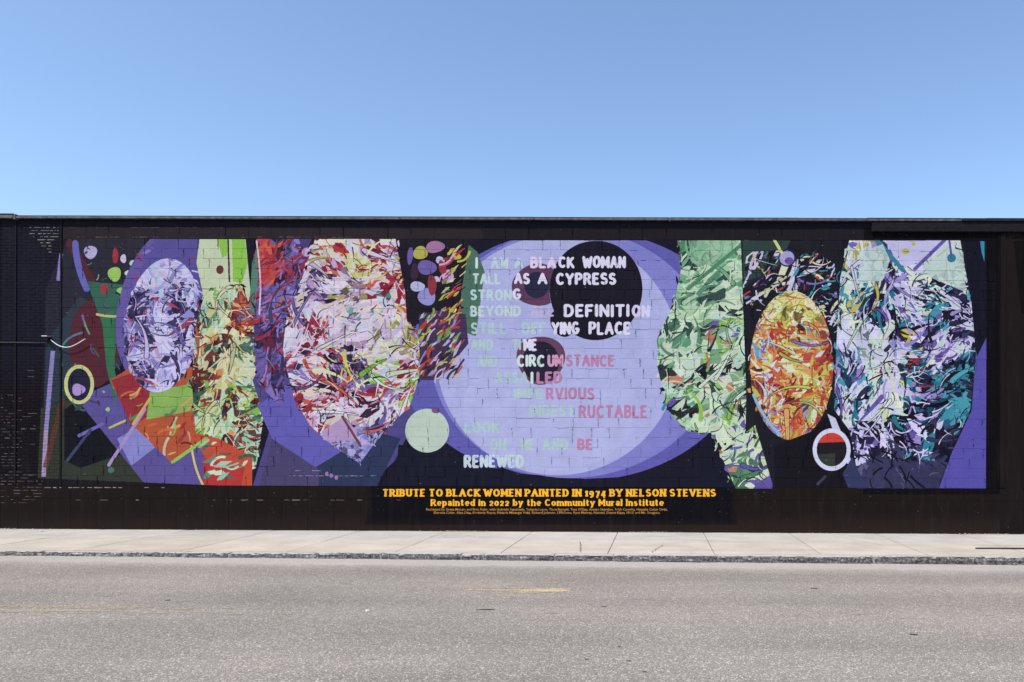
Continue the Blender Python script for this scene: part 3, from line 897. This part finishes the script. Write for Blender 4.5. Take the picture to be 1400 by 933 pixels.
# block template shared by alike pieces: 1 x 1 front, chamfered, origin in the middle of the front
def block_bm(bm, w, h, d=.005, ch=.006, cx=0, cz=0, tilt=(0, 0), skew=None):
    hw, hh = w / 2, h / 2
    def V(x, y, z):
        return bm.verts.new((cx + x, y + x * tilt[0] + z * tilt[1], cz + z))
    j = [(rng.uniform(-.002, .002), rng.uniform(-.002, .002)) for _ in range(4)]
    cs = [(-hw, -hh), (hw, -hh), (hw, hh), (-hw, hh)]
    fr = [V((abs(x) - ch) * (1 if x > 0 else -1) + j[i][0], -d, (abs(z) - ch) * (1 if z > 0 else -1) + j[i][1]) for i, (x, z) in enumerate(cs)]
    bk = [V(x + j[i][0], .004, z + j[i][1]) for i, (x, z) in enumerate(cs)]
    md = bm.verts.new((cx + rng.uniform(-.1, .1) * w, -d - rng.uniform(-.0012, .0015), cz))
    for i in range(4):
        k = (i + 1) % 4
        bm.faces.new((fr[i], fr[k], md))
        bm.faces.new((bk[i], bk[k], fr[k], fr[i]))

CH = 13.5
MZT = 329.0
cells = []
for r in range(25):
    q0 = MZT + r * CH
    off = (0 if r % 2 else 13.5)
    x = 86 - off - rng.uniform(0, 2)
    while x < 1362:
        w = rng.choice((27, 27, 27, 27, 26, 28, 24, 30, 20, 34))
        x1 = min(x + w, 1362)
        if x1 - x < 8:
            break
        cells.append((max(x, 84), x1, q0, q0 + CH))
        x = x1
# upper course
x = 86
while x < 1362:
    w = rng.choice((32, 31, 33, 32, 30))
    x1 = min(x + w, 1362)
    if x1 - x < 8: break
    cells.append((x, x1, 311.5, 328.6))
    x = x1
cells.sort(key=lambda c: -(c[1] - c[0]) * (c[3] - c[2]))
protos = {}
bigs, rest = cells[:300], cells[300:]
for (a, b, q0, q1) in bigs:
    key = (round(b - a), round(q1 - q0))
    w, h = (b - a - .22) / PX, (q1 - q0 - .22) / PX
    if (key, 0) not in protos:
        for k in range(3):
            bm = bmesh.new()
            block_bm(bm, w, h, .0035, .006)
            me = bpy.data.meshes.new("block")
            bm.normal_update(); bm.to_mesh(me); bm.free()
            me.materials.append(M_WALL)
            protos[(key, k)] = me
    o = bpy.data.objects.new("block", protos[(key, rng.randrange(3))])
    C.objects.link(o)
    o.parent = bld
    o.location = (WALLX((a + b) / 2), .0025 - rng.uniform(0, .0045), WALLZ((q0 + q1) / 2))
    o.rotation_euler = (rng.uniform(-.012, .012), 0, rng.uniform(-.006, .006))
bm = bmesh.new()
for (a, b, q0, q1) in rest:
    block_bm(bm, (b - a - .22) / PX, (q1 - q0 - .22) / PX, .0012 + rng.uniform(0, .0042), .006, WALLX((a + b) / 2), WALLZ((q0 + q1) / 2), (rng.uniform(-.006, .006), rng.uniform(-.012, .012)))
o = link("block", bm, M_WALL, bld)
o['kind'] = 'stuff'

# plinth blocks (two courses, wide)
for (q0, q1, w0) in ((666.9, 684.0, 54.0), (684.3, 731.0, 36.0)):
    x = -550.0 - rng.uniform(0, 3)
    me = None
    while x < 1850 - w0:
        if me is None:
            bm = bmesh.new()
            block_bm(bm, (w0 - .2) / PX, (q1 - q0 - .2) / PX, .0022, .004)
            me = bpy.data.meshes.new("plinth_block"); bm.normal_update(); bm.to_mesh(me); bm.free(); me.materials.append(M_WALL)
        o = bpy.data.objects.new("plinth_block", me)
        C.objects.link(o); o.parent = bld
        o.location = (WALLX(x + w0 / 2), -rng.uniform(.001, .003), WALLZ((q0 + q1) / 2))
        x += w0
# slim brickwork at the left end, laid too fine to count
bm = bmesh.new()
r = 0
q = 305.0
while q < 666:
    x = -552 - (6.6 if r % 2 else 0)
    while x < 81:
        w = 13.2
        block_bm(bm, (min(w, 82 - x) - .7) / PX, (4.2 - .4) / PX, .0025 + rng.uniform(0, .004), .003, WALLX(x + min(w, 82 - x) / 2), WALLZ(q + 2.1), (0, rng.uniform(-.02, .02)))
        x += w
    q += 4.2
    r += 1
o = link("brickwork", bm, M_WALL, bld); o['kind'] = 'stuff'
# mortar squeezed out of some upright joints, thick with paint
bm = bmesh.new()
for (a, b, q0, q1) in cells:
    if rng.random() < .42 and a > 90:
        n = 5
        z0, z1 = WALLZ(q1) + .01, WALLZ(q0) - .01
        if rng.random() < .3:
            z0 = z1 - (z1 - z0) * rng.uniform(.3, .8)
        pts = [(WALLX(a) + rng.uniform(-.004, .004), -.004 - rng.uniform(0, .003), z0 + (z1 - z0) * i / (n - 1)) for i in range(n)]
        tube(bm, pts, [rng.uniform(.005, .013) for _ in range(n)], 5)
for (a, b, q0, q1) in cells:
    if rng.random() < .16 and a > 90:
        n = 6
        k0, k1 = sorted((rng.random(), rng.random()))
        pts = [(WALLX(a + (b - a) * (k0 + (k1 - k0) * i / (n - 1))), -.003 - rng.uniform(0, .003), WALLZ(q1) + rng.uniform(-.003, .003)) for i in range(n)]
        tube(bm, pts, [rng.uniform(.003, .009) for _ in range(n)], 5)
o = link("mortar_ridge", bm, M_WALL, bld, True); o['kind'] = 'stuff'

# conduit strip between brickwork and blocks, and the shallow piers
bm = bmesh.new(); box(bm, WALLX(82.3), WALLX(84.2), -.02, .002, WALLZ(666), WALLZ(304), .003); link("joint_cover", bm, M_BLACK, bld)
bm = bmesh.new(); box(bm, WALLX(20.5), WALLX(22.5), -.022, -.008, WALLZ(666), WALLZ(304), .004); link("joint_cover", bm, M_BLACK, bld)
bm = bmesh.new(); box(bm, WALLX(1363), WALLX(1374), -.02, .002, WALLZ(666), WALLZ(317.4), .006); link("pier", bm, M_WALL, bld)
bm = bmesh.new(); box(bm, WALLX(1398), WALLX(1425), -.02, .002, WALLZ(666), WALLZ(317.4), .006); link("pier", bm, M_WALL, bld)
# fascia beam at the right
bm = bmesh.new(); box(bm, WALLX(1190), XR, -.07, .002, WALLZ(316.8), WALLZ(303.5), .006); link("fascia_beam", bm, M_BLACK, bld)
# coping: sheet metal lengths with joints
edges = [-560, -380, -190, 22, 68, 369, 548, 730, 915, 1090, 1183, 1312, 1345, 1500, 1680, 1850]
for i, (a, b) in enumerate(zip(edges, edges[1:])):
    up = 2.6 if b <= 22 else (0 if i % 2 else .25)
    y0 = -.075 - (.012 if a > 1183 else 0) - rng.uniform(0, .006)
    bm = bmesh.new()
    za, zb = WALLZ(303.0), WALLZ(299.0 - up)
    xa, xb = max(WALLX(a), XL - .04), min(WALLX(b) - .004, XR + .04)
    box(bm, xa, xb, y0, .36, (za + zb) / 2 + .012, zb + rng.uniform(-.003, .003), .004)
    cap = link("coping", bm, M_FLASH2, bld)
    bm = bmesh.new()
    box(bm, xa + .002, xb - .002, y0 - .012, -.012, za + .002, (za + zb) / 2 + .010, .004)
    lip = link("drip_edge", bm, M_FLASH if a < 1185 else M_FLASH2, cap)
bm = bmesh.new()
box(bm, WALLX(23), WALLX(25.5), -.10, -.02, WALLZ(305), WALLZ(297.6), .004)
link("coping_clip", bm, M_FLASH, bld)

# wall cable and its bracket
M_STEEL = simple_mat("galvanised_steel", (.55, .54, .52), .4, .2, 30, .5, .6)
M_WHITE = simple_mat("white_cable_sheath", (.75, .73, .70), .5, .12, 30, .4)
M_BCAB = simple_mat("black_cable_sheath", (.012, .012, .014), .5, .3, 30, .4)
br = bpy.data.objects.new("cable_bracket", None); C.objects.link(br)
br.location = (WALLX(67), -.02, WALLZ(466))
thing(br, "small galvanised cable bracket on the black wall by the left edge of the mural", "bracket")
bm = bmesh.new(); box(bm, -.055, .055, -.012, .012, -.07, .03, .004); link("back_plate", bm, M_BLACK, br)
bm = bmesh.new(); box(bm, -.06, .06, -.11, -.01, .028, .046, .004); link("top_plate", bm, M_STEEL, br)
bm = bmesh.new(); tube(bm, [(0.03, -.012, -.02), (0.03, -.09, -.02)], .028, 12); link("insulator", bm, M_BLACK, br)
bm = bmesh.new()
pts = [(WALLX(73 + 47 * t), -.075, WALLZ(468.3 + 13 * math.sin(math.pi * t) ** 1.0 * (1 - .35 * t) - 1.5 * t)) for t in [i / 16 for i in range(17)]]
tube(bm, pts, .0085, 8)
thing(link("wall_cable", bm, M_WHITE, None, True), "short white cable sagging to the right from the bracket across the mural", "cable")
bm = bmesh.new()
pts = [(XL + (WALLX(64) - XL) * t, -.03, WALLZ(471.8 + .4 * math.sin(t * 20))) for t in [i / 30 for i in range(31)]]
tube(bm, pts, .012, 8)
thing(link("wall_cable", bm, M_BCAB, None, True), "black cable running level along the slim brickwork to the bracket at its right end", "cable")

# ------------------------------------------------------------------ ground
def zpav(x):  return -0.0022 * (x - 3.0)
def kerb_y(x): return -3.12 - 0.006 * (x + 10) * .5
def zroad(x): return -.105 - 0.0058 * x
KW = .16
def lerp(a, b, t): return a + (b - a) * t

def ground_mat():
    m, t, b = new_mat("bare_ground", .95, .2)
    p = pos_node(t)
    c = ramp(t, noise(t, p, .6, 5), [(.3, (.12, .11, .08)), (.7, (.2, .18, .14))])
    t.links.new(c, b.inputs["Base Color"])
    return m
o = from_py("ground", [(-900, -900, -.75), (900, -900, -.75), (900, 900, -.75), (-900, 900, -.75)], [(0, 1, 2, 3)], ground_mat()); struct(o)

def asphalt_mat():
    m, t, b = new_mat("worn_asphalt", .9, .25)
    p = pos_node(t)
    vo = t.nodes.new("ShaderNodeTexVoronoi"); vo.inputs["Scale"].default_value = 95
    t.links.new(p, vo.inputs["Vector"])
    rnd = t.nodes.new("ShaderNodeSeparateColor"); t.links.new(vo.outputs["Color"], rnd.inputs[0])
    grains = ramp(t, rnd.outputs[0], [(0.0, (.195, .179, .169)), (.55, (.255, .236, .223)), (.86, (.315, .293, .277)), (.95, (.55, .52, .485))])
    vo2 = t.nodes.new("ShaderNodeTexVoronoi"); vo2.inputs["Scale"].default_value = 165
    t.links.new(p, vo2.inputs["Vector"])
    r2 = t.nodes.new("ShaderNodeSeparateColor"); t.links.new(vo2.outputs["Color"], r2.inputs[0])
    g2 = ramp(t, r2.outputs[1], [(0.1, .72), (.8, 1.10), (.97, 1.45)])
    c = mix(t, grains, g2, 1.0, 'MULTIPLY')
    big = ramp(t, noise(t, p, .35, 4), [(.3, .88), (.7, 1.1)])
    c = mix(t, c, big, 1.0, 'MULTIPLY')
    streak = ramp(t, noise(t, p, 1.0, 5, .6, (.18, 2.2, 1)), [(.3, .90), (.55, 1.0), (.75, 1.08)])
    c = mix(t, c, streak, 1.0, 'MULTIPLY')
    # cool grey to the left, slightly rosy to the right
    tint = ramp(t, noise(t, p, .18, 2), [(.35, (.99, .99, .935)), (.65, (1.03, .985, .935))])
    c = mix(t, c, tint, 1.0, 'MULTIPLY')
    sy = t.nodes.new("ShaderNodeSeparateXYZ"); t.links.new(p, sy.inputs[0])
    lane = mathn(t, 'SINE', mathn(t, 'MULTIPLY_ADD', mathn(t, 'ADD', sy.outputs[1], mathn(t, 'MULTIPLY', noise(t, p, .5, 3), .8)), 3.6, 1.0))
    c = mix(t, c, ramp(t, mathn(t, 'MULTIPLY_ADD', lane, .5, .5), [(0, (.935, .93, .92)), (1, (1.05, 1.045, 1.03))]), 1.0, 'MULTIPLY')
    c = mix(t, c, (1.015, .985, .93), 1.0, 'MULTIPLY')
    # dark tar specks
    tar = ramp(t, noise(t, p, 7, 2, .4, (.35, 1.6, 1)), [(.72, 1.0), (.78, .7)])
    c = mix(t, c, tar, 1.0, 'MULTIPLY')
    # sandy gutter beside the kerb
    sx = t.nodes.new("ShaderNodeSeparateXYZ"); t.links.new(p, sx.inputs[0])
    d = mathn(t, 'MULTIPLY_ADD', sx.outputs[0], -.003, -3.42)
    g = mathn(t, 'SUBTRACT', d, sx.outputs[1])
    gf = mathn(t, 'ADD', g, mathn(t, 'MULTIPLY', noise(t, p, 3.5, 4), -.5))
    sand = ramp(t, gf, [(0.0, .85), (.22, 0.25), (.5, 0.0)])
    c = mix(t, c, (.50, .455, .40), mathn(t, 'MULTIPLY', sand, .62))
    t.links.new(c, b.inputs["Base Color"])
    h = mathn(t, 'ADD', rnd.outputs[0], mathn(t, 'MULTIPLY', r2.outputs[1], .5))
    bump(t, b, h, .35, .004)
    return m
M_ASPH = asphalt_mat()
vs, fs = [], []
xsr = [-120 + 2.0 * i for i in range(121)]
for x in xsr:
    xx = max(min(x, 15), -16)
    vs += [(x, kerb_y(xx) + .02 + (.0), zroad(xx)), (x, kerb_y(xx) - 2.0, zroad(xx) + .02), (x, -7.5, zroad(xx) + .04), (x, -13.5, zroad(xx))]
for i in range(len(xsr) - 1):
    for j in range(3):
        fs.append((i * 4 + j + 4, i * 4 + j, i * 4 + j + 1, i * 4 + j + 5))
# skirt down to the ground
road = from_py("road", vs, fs, M_ASPH); struct(road)
def road_z(x, y):
    xx = max(min(x, 15), -16)
    k = kerb_y(xx)
    a = [(k + .02, zroad(xx)), (k - 2, zroad(xx) + .02), (-7.5, zroad(xx) + .04), (-13.5, zroad(xx))]
    for (y0, z0), (y1, z1) in zip(a, a[1:]):
        if y <= y0 and y >= y1:
            return z0 + (z1 - z0) * (y - y0) / (y1 - y0)
    return zroad(xx)

def concrete_mat():
    m, t, b = new_mat("pale_concrete", .9, .25)
    p = pos_node(t)
    oi = t.nodes.new("ShaderNodeObjectInfo")
    c = ramp(t, noise(t, p, 1.3, 6, .6), [(.25, (.40, .38, .345)), (.5, (.475, .453, .412)), (.75, (.54, .518, .475))])
    fine = ramp(t, noise(t, p, 120, 2), [(.3, .86), (.7, 1.08)])
    c = mix(t, c, fine, 1.0, 'MULTIPLY')
    streak = ramp(t, noise(t, p, 1.0, 4, .6, (.25, 2.6, 1)), [(.35, .93), (.65, 1.04)])
    c = mix(t, c, streak, 1.0, 'MULTIPLY')
    spots = ramp(t, noise(t, p, 14, 2, .4, (.7, 1.5, 1)), [(.68, 1.0), (.75, .72)])
    c = mix(t, c, spots, 1.0, 'MULTIPLY')
    sx = t.nodes.new("ShaderNodeSeparateXYZ"); t.links.new(p, sx.inputs[0])
    # grey weathered half by the wall, warm sandy half by the kerb
    w = mathn(t, 'ADD', mathn(t, 'MULTIPLY', sx.outputs[1], -1.0), mathn(t, 'MULTIPLY', noise(t, p, 1.5, 3), .5))
    c = mix(t, c, ramp(t, mathn(t, 'MULTIPLY', w, .3), [(.45, (1.0, .975, .95)), (.60, (1.05, .965, .845))]), 1.0, 'MULTIPLY')
    st = ramp(t, noise(t, p, 2.3, 6, .7, (.6, 1.6, 1)), [(.30, .86), (.42, 1.0)])
    c = mix(t, c, st, 1.0, 'MULTIPLY')
    # darker line along the foot of the wall
    ft = mathn(t, 'ADD', mathn(t, 'MULTIPLY', sx.outputs[1], -4.0), mathn(t, 'MULTIPLY', noise(t, p, 9, 4), .9))
    c = mix(t, c, ramp(t, ft, [(.45, .62), (.85, 1.0)]), 1.0, 'MULTIPLY')
    var = ramp(t, oi.outputs["Random"], [(0, .95), (1, 1.03)])
    c = mix(t, c, var, 1.0, 'MULTIPLY')
    t.links.new(c, b.inputs["Base Color"])
    bump(t, b, noise(t, p, 90, 3), .3, .003)
    return m
M_CONC = concrete_mat()
pav = from_py("pavement", [(-120, 12.3, -.06), (-120, -3.1, -.06), (120, -3.1, -.1), (120, 12.3, -.1)], [(0, 1, 2, 3)], simple_mat("joint_dirt", (.10, .085, .07), .95)); struct(pav)
SW = 117.0
jx = [845 + SW * i for i in range(-13, 12)]
for i, (a, b) in enumerate(zip(jx, jx[1:])):
    x0, x1 = WALLX(a) + .007, WALLX(b) - .007
    bm = bmesh.new()
    nx, ny = 6, 8
    grid = []
    for iy in range(ny + 1):
        row = []
        for ix in range(nx + 1):
            x = lerp(x0, x1, ix / nx)
            y = lerp(-.0005, kerb_y(x) + KW + .008, iy / ny)
            edge = ix in (0, nx) or iy == ny
            row.append(bm.verts.new((x, y, zpav(x) + rng.uniform(-.0015, .0015) - (.003 if edge else 0) - .012 * (iy / ny))))
        grid.append(row)
    for iy in range(ny):
        for ix in range(nx):
            bm.faces.new((grid[iy][ix], grid[iy + 1][ix], grid[iy + 1][ix + 1], grid[iy][ix + 1]))
    per = [grid[0][k] for k in range(nx + 1)] + [grid[k][nx] for k in range(1, ny + 1)] + [grid[ny][k] for k in range(nx - 1, -1, -1)] + [grid[k][0] for k in range(ny - 1, 0, -1)]
    low = [bm.verts.new((v.co.x, v.co.y, v.co.z - .09)) for v in per]
    for k in range(len(per)):
        n = (k + 1) % len(per)
        bm.faces.new((per[k], per[n], low[n], low[k]))
    link("pavement_slab", bm, M_CONC, pav)
# far wings of the pavement beyond the frame
for (a, b) in ((-60, WALLX(jx[0])), (WALLX(jx[-1]), 60)):
    xx = max(min((a if a < 0 else b), 15), -16)
    from_py("pavement_slab", [(a, 12, zpav(xx)), (a, kerb_y(xx) + KW + .01, zpav(xx)), (b, kerb_y(xx) + KW + .01, zpav(xx)), (b, 12, zpav(xx))], [(0, 1, 2, 3)], M_CONC, pav)

# cracks in the slabs (fine dark filled lines)
M_CRACK = simple_mat("crack_dirt", (.16, .14, .12), .95)
def flat_strip(bm, pts, w, zf):
    q = strokepoly([(p[0], p[1]) for p in pts], w)
    n = len(pts)
    vv = [bm.verts.new((x, y, zf(x, y) + .004)) for x, y in q]
    for i in range(n - 1):
        bm.faces.new((vv[i], vv[i + 1], vv[2 * n - 2 - i], vv[2 * n - 1 - i]))
def crack(p0, p1, w=.012, n=14, amp=.018):
    bm = bmesh.new()
    pts = []
    for i in range(n):
        t = i / (n - 1)
        pts.append((lerp(p0[0], p1[0], t) + rng.uniform(-amp, amp), lerp(p0[1], p1[1], t) + rng.uniform(-amp, amp) * .5))
    flat_strip(bm, pts, w, lambda x, y: zpav(x) + .001)
    link("crack", bm, M_CRACK, pav)
crack((WALLX(805), -1.6), (WALLX(815), -2.9)); crack((WALLX(905), -2.0), (WALLX(893), -2.9)); crack((WALLX(930), -1.2), (WALLX(1010), -1.6), .01)
crack((WALLX(1130), -.5), (WALLX(1170), -1.9), .009); crack((WALLX(300), -.8), (WALLX(180), -1.9), .01); crack((WALLX(940), -.3), (WALLX(900), -.9), .008)
crack((WALLX(-60), -1.1), (WALLX(60), -1.3), .009); crack((WALLX(520), -1.9), (WALLX(620), -2.2), .009)

# worn survey scribble on the pavement
M_MARK = simple_mat("faded_survey_paint", (.30, .31, .36), .9, .2)
bm = bmesh.new()
cx, cy = WALLX(652), -.95
for k in range(2):
    n = 40
    for i in range(n):
        if rng.random() < .62:
            a0, a1 = 2 * math.pi * i / n, 2 * math.pi * (i + .85) / n
            rx, ry = .42 + k * .16, .12 + k * .05
            pts = [(cx + rx * math.cos(a) - k * .1, cy + ry * math.sin(a)) for a in (a0, (a0 + a1) / 2, a1)]
            flat_strip(bm, pts, rng.uniform(.008, .028), lambda x, y: zpav(x) + .001)
link("survey_mark", bm, M_MARK, pav)

# slot drain at the right
M_IRON = simple_mat("dark_iron", (.02, .019, .018), .6, .3, 20, .4)
bm = bmesh.new()
xd0 = WALLX(1275)
for i in range(7):
    x = lerp(xd0, 15.5, i / 6)
box(bm, WALLX(1270), 15.5, -2.25, -2.20, zpav(10) - .012, zpav(10) + .016, .004)
o = link("edging_bar", bm, M_IRON, None)
thing(o, "thin dark iron bar lying on the pale pavement near the kerb at the right", "metal bar")

# kerb stones
def granite_mat():
    m, t, b = new_mat("split_granite", .85, .3)
    p = pos_node(t)
    c = ramp(t, noise(t, p, 30, 5, .7), [(.35, (.04, .037, .035)), (.52, (.12, .113, .107)), (.70, (.36, .34, .315))])
    c = mix(t, c, ramp(t, noise(t, p, 3, 3), [(.3, .75), (.7, 1.15)]), 1.0, 'MULTIPLY')
    # upward faces turn paler
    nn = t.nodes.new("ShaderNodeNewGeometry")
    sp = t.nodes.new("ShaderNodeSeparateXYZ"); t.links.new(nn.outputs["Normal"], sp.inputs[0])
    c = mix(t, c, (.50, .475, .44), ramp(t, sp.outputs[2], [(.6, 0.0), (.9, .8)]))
    t.links.new(c, b.inputs["Base Color"])
    bump(t, b, noise(t, p, 45, 4, .7), .7, .012)
    return m
M_GRAN = granite_mat()
kerb = bpy.data.objects.new("kerb", None); C.objects.link(kerb); kerb['kind'] = 'structure'
kj = [-760, -560, -420, -260, -120, -30, 45, 128, 165, 248, 307, 424, 518, 628, 660, 757, 839, 982, 1196, 1350, 1378, 1480, 1600, 1740, 1900]
# measured along the kerb, where a metre spans about 83 units
def kx(p): return WALLX(900) + (p - 900) / 84.0
from mathutils import noise as mnoise
for a, b in zip(kj, kj[1:]):
    x0, x1 = kx(a) + .008, kx(b) - .008
    n = max(int((x1 - x0) / .03), 4)
    dz, dy, ph = rng.uniform(-.014, .006), rng.uniform(-.022, .022), rng.uniform(0, 50)
    bm = bmesh.new()
    rows = []
    prof = [(KW, -.12), (KW, .0), (.03, .0), (.008, -.008), (.0, -.03), (-.006, -.06), (-.006, -.09), (-.004, -.13), (0, -.22)]
    for i in range(n + 1):
        x = lerp(x0, x1, i / n)
        endk = .03 if i in (0, n) else (.012 if i in (1, n - 1) else 0)
        row = []
        for j, (py, pz) in enumerate(prof):
            r = mnoise.fractal(Vector((x * 7 + ph, j * .9, ph)), 1.0, 2.0, 4)
            r2 = mnoise.noise(Vector((x * 28 + j * .35 + ph, j * .25, 0)))
            rough = 0 if j < 2 else (.022 * r + .016 * r2)
            row.append(bm.verts.new((x, kerb_y(x) + py + (rough if j >= 2 else 0) + dy * (j > 2) + endk * (j > 1), zpav(x) - .012 + pz + dz + (.004 * r if j < 4 else 0) - endk * .5)))
        rows.append(row)
    for i in range(n):
        for j in range(len(prof) - 1):
            bm.faces.new((rows[i][j], rows[i][j + 1], rows[i + 1][j + 1], rows[i + 1][j]))
    bm.faces.new(rows[0][::-1]); bm.faces.new(rows[-1])
    link("kerb_stone", bm, M_GRAN, kerb)
bm = bmesh.new()
vsx = [-13 + i for i in range(30)]
A = [bm.verts.new((x, kerb_y(x) + .03, zroad(x) - .2)) for x in vsx]
B = [bm.verts.new((x, kerb_y(x) + .03, zpav(x) - .045)) for x in vsx]
Cc = [bm.verts.new((x, kerb_y(x) + KW + .03, zpav(x) - .045)) for x in vsx]
for i in range(len(vsx) - 1):
    bm.faces.new((A[i], A[i + 1], B[i + 1], B[i])); bm.faces.new((B[i], B[i + 1], Cc[i + 1], Cc[i]))
link("mortar_bed", bm, simple_mat("kerb_bed", (.30, .27, .24), .95), kerb)

# yellow paint left on the road: separate worn flakes
M_YEL = simple_mat("worn_yellow_road_paint", (.56, .44, .24), .85, .18, 30)
M_YELF = simple_mat("faded_yellow_road_paint", (.42, .335, .20), .9, .15, 30)
def ground_at(p, q):      # place on the road seen at wall-plan position p, q (levelled)
    q = q - TILT * (p - 900)
    z = -.10
    for _ in range(6):
        d = 990.0 * (cam_h - z) / (q - 615.0)
        x = WALLX(900) + (p - 900) * d / 990.0
        z = road_z(x, d - 15.0 if False else -(15.0 - d))
    return x, -(15.0 - d)
cam_h = WALLZ(615)
def flakes(x0, x1, y0, y1, dens, step, fade=None, seed=0, bends=0):
    bm = bmesh.new()
    x = x0
    while x < x1:
        y = y0
        while y < y1:
            t = (x - x0) / (x1 - x0)
            nn = mnoise.fractal(Vector((x * 3 + seed, y * 14, seed)), .8, 2.1, 4)
            fine = mnoise.noise(Vector((x * 40, y * 60, seed)))
            lim = dens + (fade(t) if fade else 0)
            if nn * .7 + fine * .45 < lim:
                s = step * rng.uniform(.35, .62)
                cx_, cy_ = x + rng.uniform(-.3, .3) * step, y + rng.uniform(-.3, .3) * step
                k = 5
                a0 = rng.random() * 6
                vv = [bm.verts.new((cx_ + s * rng.uniform(.7, 1.3) * 1.3 * math.cos(a0 + 2 * math.pi * i / k), cy_ + s * rng.uniform(.7, 1.2) * math.sin(a0 + 2 * math.pi * i / k), road_z(cx_, cy_) + .004)) for i in range(k)]
                bm.faces.new(vv)
            y += step
        x += step * 1.15
    return bm
xa, ya = ground_at(-40, 833); xb, yb = ground_at(420, 836)
for off in (-.10, .12):
    bm = flakes(xa - 1, xb, ya + off - .055, ya + off + .055, .30, .021, lambda t: -.62 * t, 3 + off)
    link("yellow_line", bm, M_YELF, road)
xa, ya = ground_at(640, 806); xb, yb = ground_at(778, 806)
bm = flakes(xa, xb, ya - .075, ya + .01, .42, .022, lambda t: .05, 21); link("yellow_line", bm, M_YEL, road)
bm = flakes(xa + .45, xa + 1.15, ya - .20, ya + .12, .06, .022, lambda t: .25 - 1.0 * abs(t - .5), 9); link("yellow_line", bm, M_YEL, road)
bm = flakes(xb - .36, xb + .05, ya - .14, ya + .12, .10, .022, lambda t: .2 - .8 * abs(t - .5), 5); link("yellow_line", bm, M_YEL, road)
xa, ya = ground_at(675, 815); xb, yb = ground_at(708, 815)
bm = flakes(xa, xb, ya - .04, ya + .04, -.02, .02, None, 15); link("yellow_line", bm, M_YELF, road)
xa, ya = ground_at(738, 797); xb, yb = ground_at(762, 797)
bm = flakes(xa, xb, ya - .05, ya + .05, -.05, .02, None, 16); link("yellow_line", bm, M_YELF, road)

# tar plugs and pebbles on the road
M_TAR = simple_mat("tar_patch", (.035, .033, .032), .8, .3, 20)
for (p, q, w, h) in ((664, 834, .13, .022), (826, 830, .04, .012), (1114, 805, .06, .02), (848, 885, .02, .01), (861, 904, .02, .01), (803, 902, .02, .008), (882, 919, .022, .01), (230, 821, .04, .02), (1250, 868, .05, .02)):
    x, y = ground_at(p, q)
    bm = bmesh.new()
    bm.faces.new([bm.verts.new((x + w * rng.uniform(.75, 1.15) * math.cos(2 * math.pi * i / 12), y + h * rng.uniform(.7, 1.2) * math.sin(2 * math.pi * i / 12), road_z(x, y) + .004)) for i in range(12)])
    link("tar_patch", bm, M_TAR, road)
M_PEB = simple_mat("pale_pebble", (.55, .52, .47), .85, .15)
def pebble_bm(bm, x, y, z, s):
    r = bmesh.ops.create_icosphere(bm, subdivisions=1, radius=s)
    k = Vector((rng.uniform(.8, 1.5), rng.uniform(.7, 1.1), rng.uniform(.4, .7)))
    for v in r['verts']:
        v.co = Vector((v.co.x * k.x * rng.uniform(.85, 1.15) + x, v.co.y * k.y + y, v.co.z * k.z + z + s * .3))
for lab, p, q, s, rd in (("pale stone lying alone in the road left of the yellow patch", 503, 836, .022, 1),
                      ("pale stone on the pavement near the left end of the wall", 82, 731.5, .03, 0),):
    x, y = ground_at(p, q) if rd else (WALLX(82) + 0, -.45)
    bm = bmesh.new(); pebble_bm(bm, x, y, road_z(x, y) if rd else zpav(x), s)
    thing(link("stone", bm, M_PEB), lab, "stone")
# grit in the gutter and at the wall foot: nobody could count it
bm = bmesh.new()
for _ in range(1500):
    x = rng.uniform(-13, 12)
    d = abs(rng.gauss(0, .10))
    y = kerb_y(x) - .03 - d
    s = rng.uniform(.003, .009)
    c = Vector((x, y, road_z(x, y) + s * .4))
    vv = [bm.verts.new(c + Vector((s * rng.uniform(.7, 1.6) * math.cos(a), s * rng.uniform(.7, 1.4) * math.sin(a), -s * .4))) for a in (0, 1.6, 3.1, 4.7)]
    tp = bm.verts.new(c + Vector((0, 0, s * .6)))
    for i in range(4):
        bm.faces.new((vv[i], vv[(i + 1) % 4], tp))
o = link("gutter_grit", bm, simple_mat("grit", (.40, .36, .31), .9, .35, 40)); o['kind'] = 'stuff'
bm = bmesh.new()
for _ in range(420):
    k = rng.random()
    x = rng.choice((rng.uniform(-13, 12), rng.gauss(WALLX(890), .25), rng.gauss(WALLX(635), .25), rng.gauss(WALLX(2), .3), rng.gauss(WALLX(1350), .5)))
    y = -.03 - abs(rng.gauss(0, .035))
    s = rng.uniform(.006, .02)
    a = rng.random() * 6
    c = Vector((x, y, zpav(x) + .006))
    vv = [bm.verts.new(c + Vector((s * math.cos(a + t) * (1.3 if i % 2 else .6), s * math.sin(a + t) * .6, rng.uniform(0, .014)))) for i, t in enumerate((0, 1.57, 3.14, 4.71))]
    bm.faces.new(vv)
o = link("leaf_litter", bm, simple_mat("dry_leaf", (.40, .33, .20), .9, .4, 60)); o['kind'] = 'stuff'

# far side of the road, behind the camera: a pavement and a plain kerb
bm = bmesh.new(); box(bm, -60, 60, -17.5, -13.5, -.7, .02); o = link("far_pavement", bm, M_CONC); struct(o)
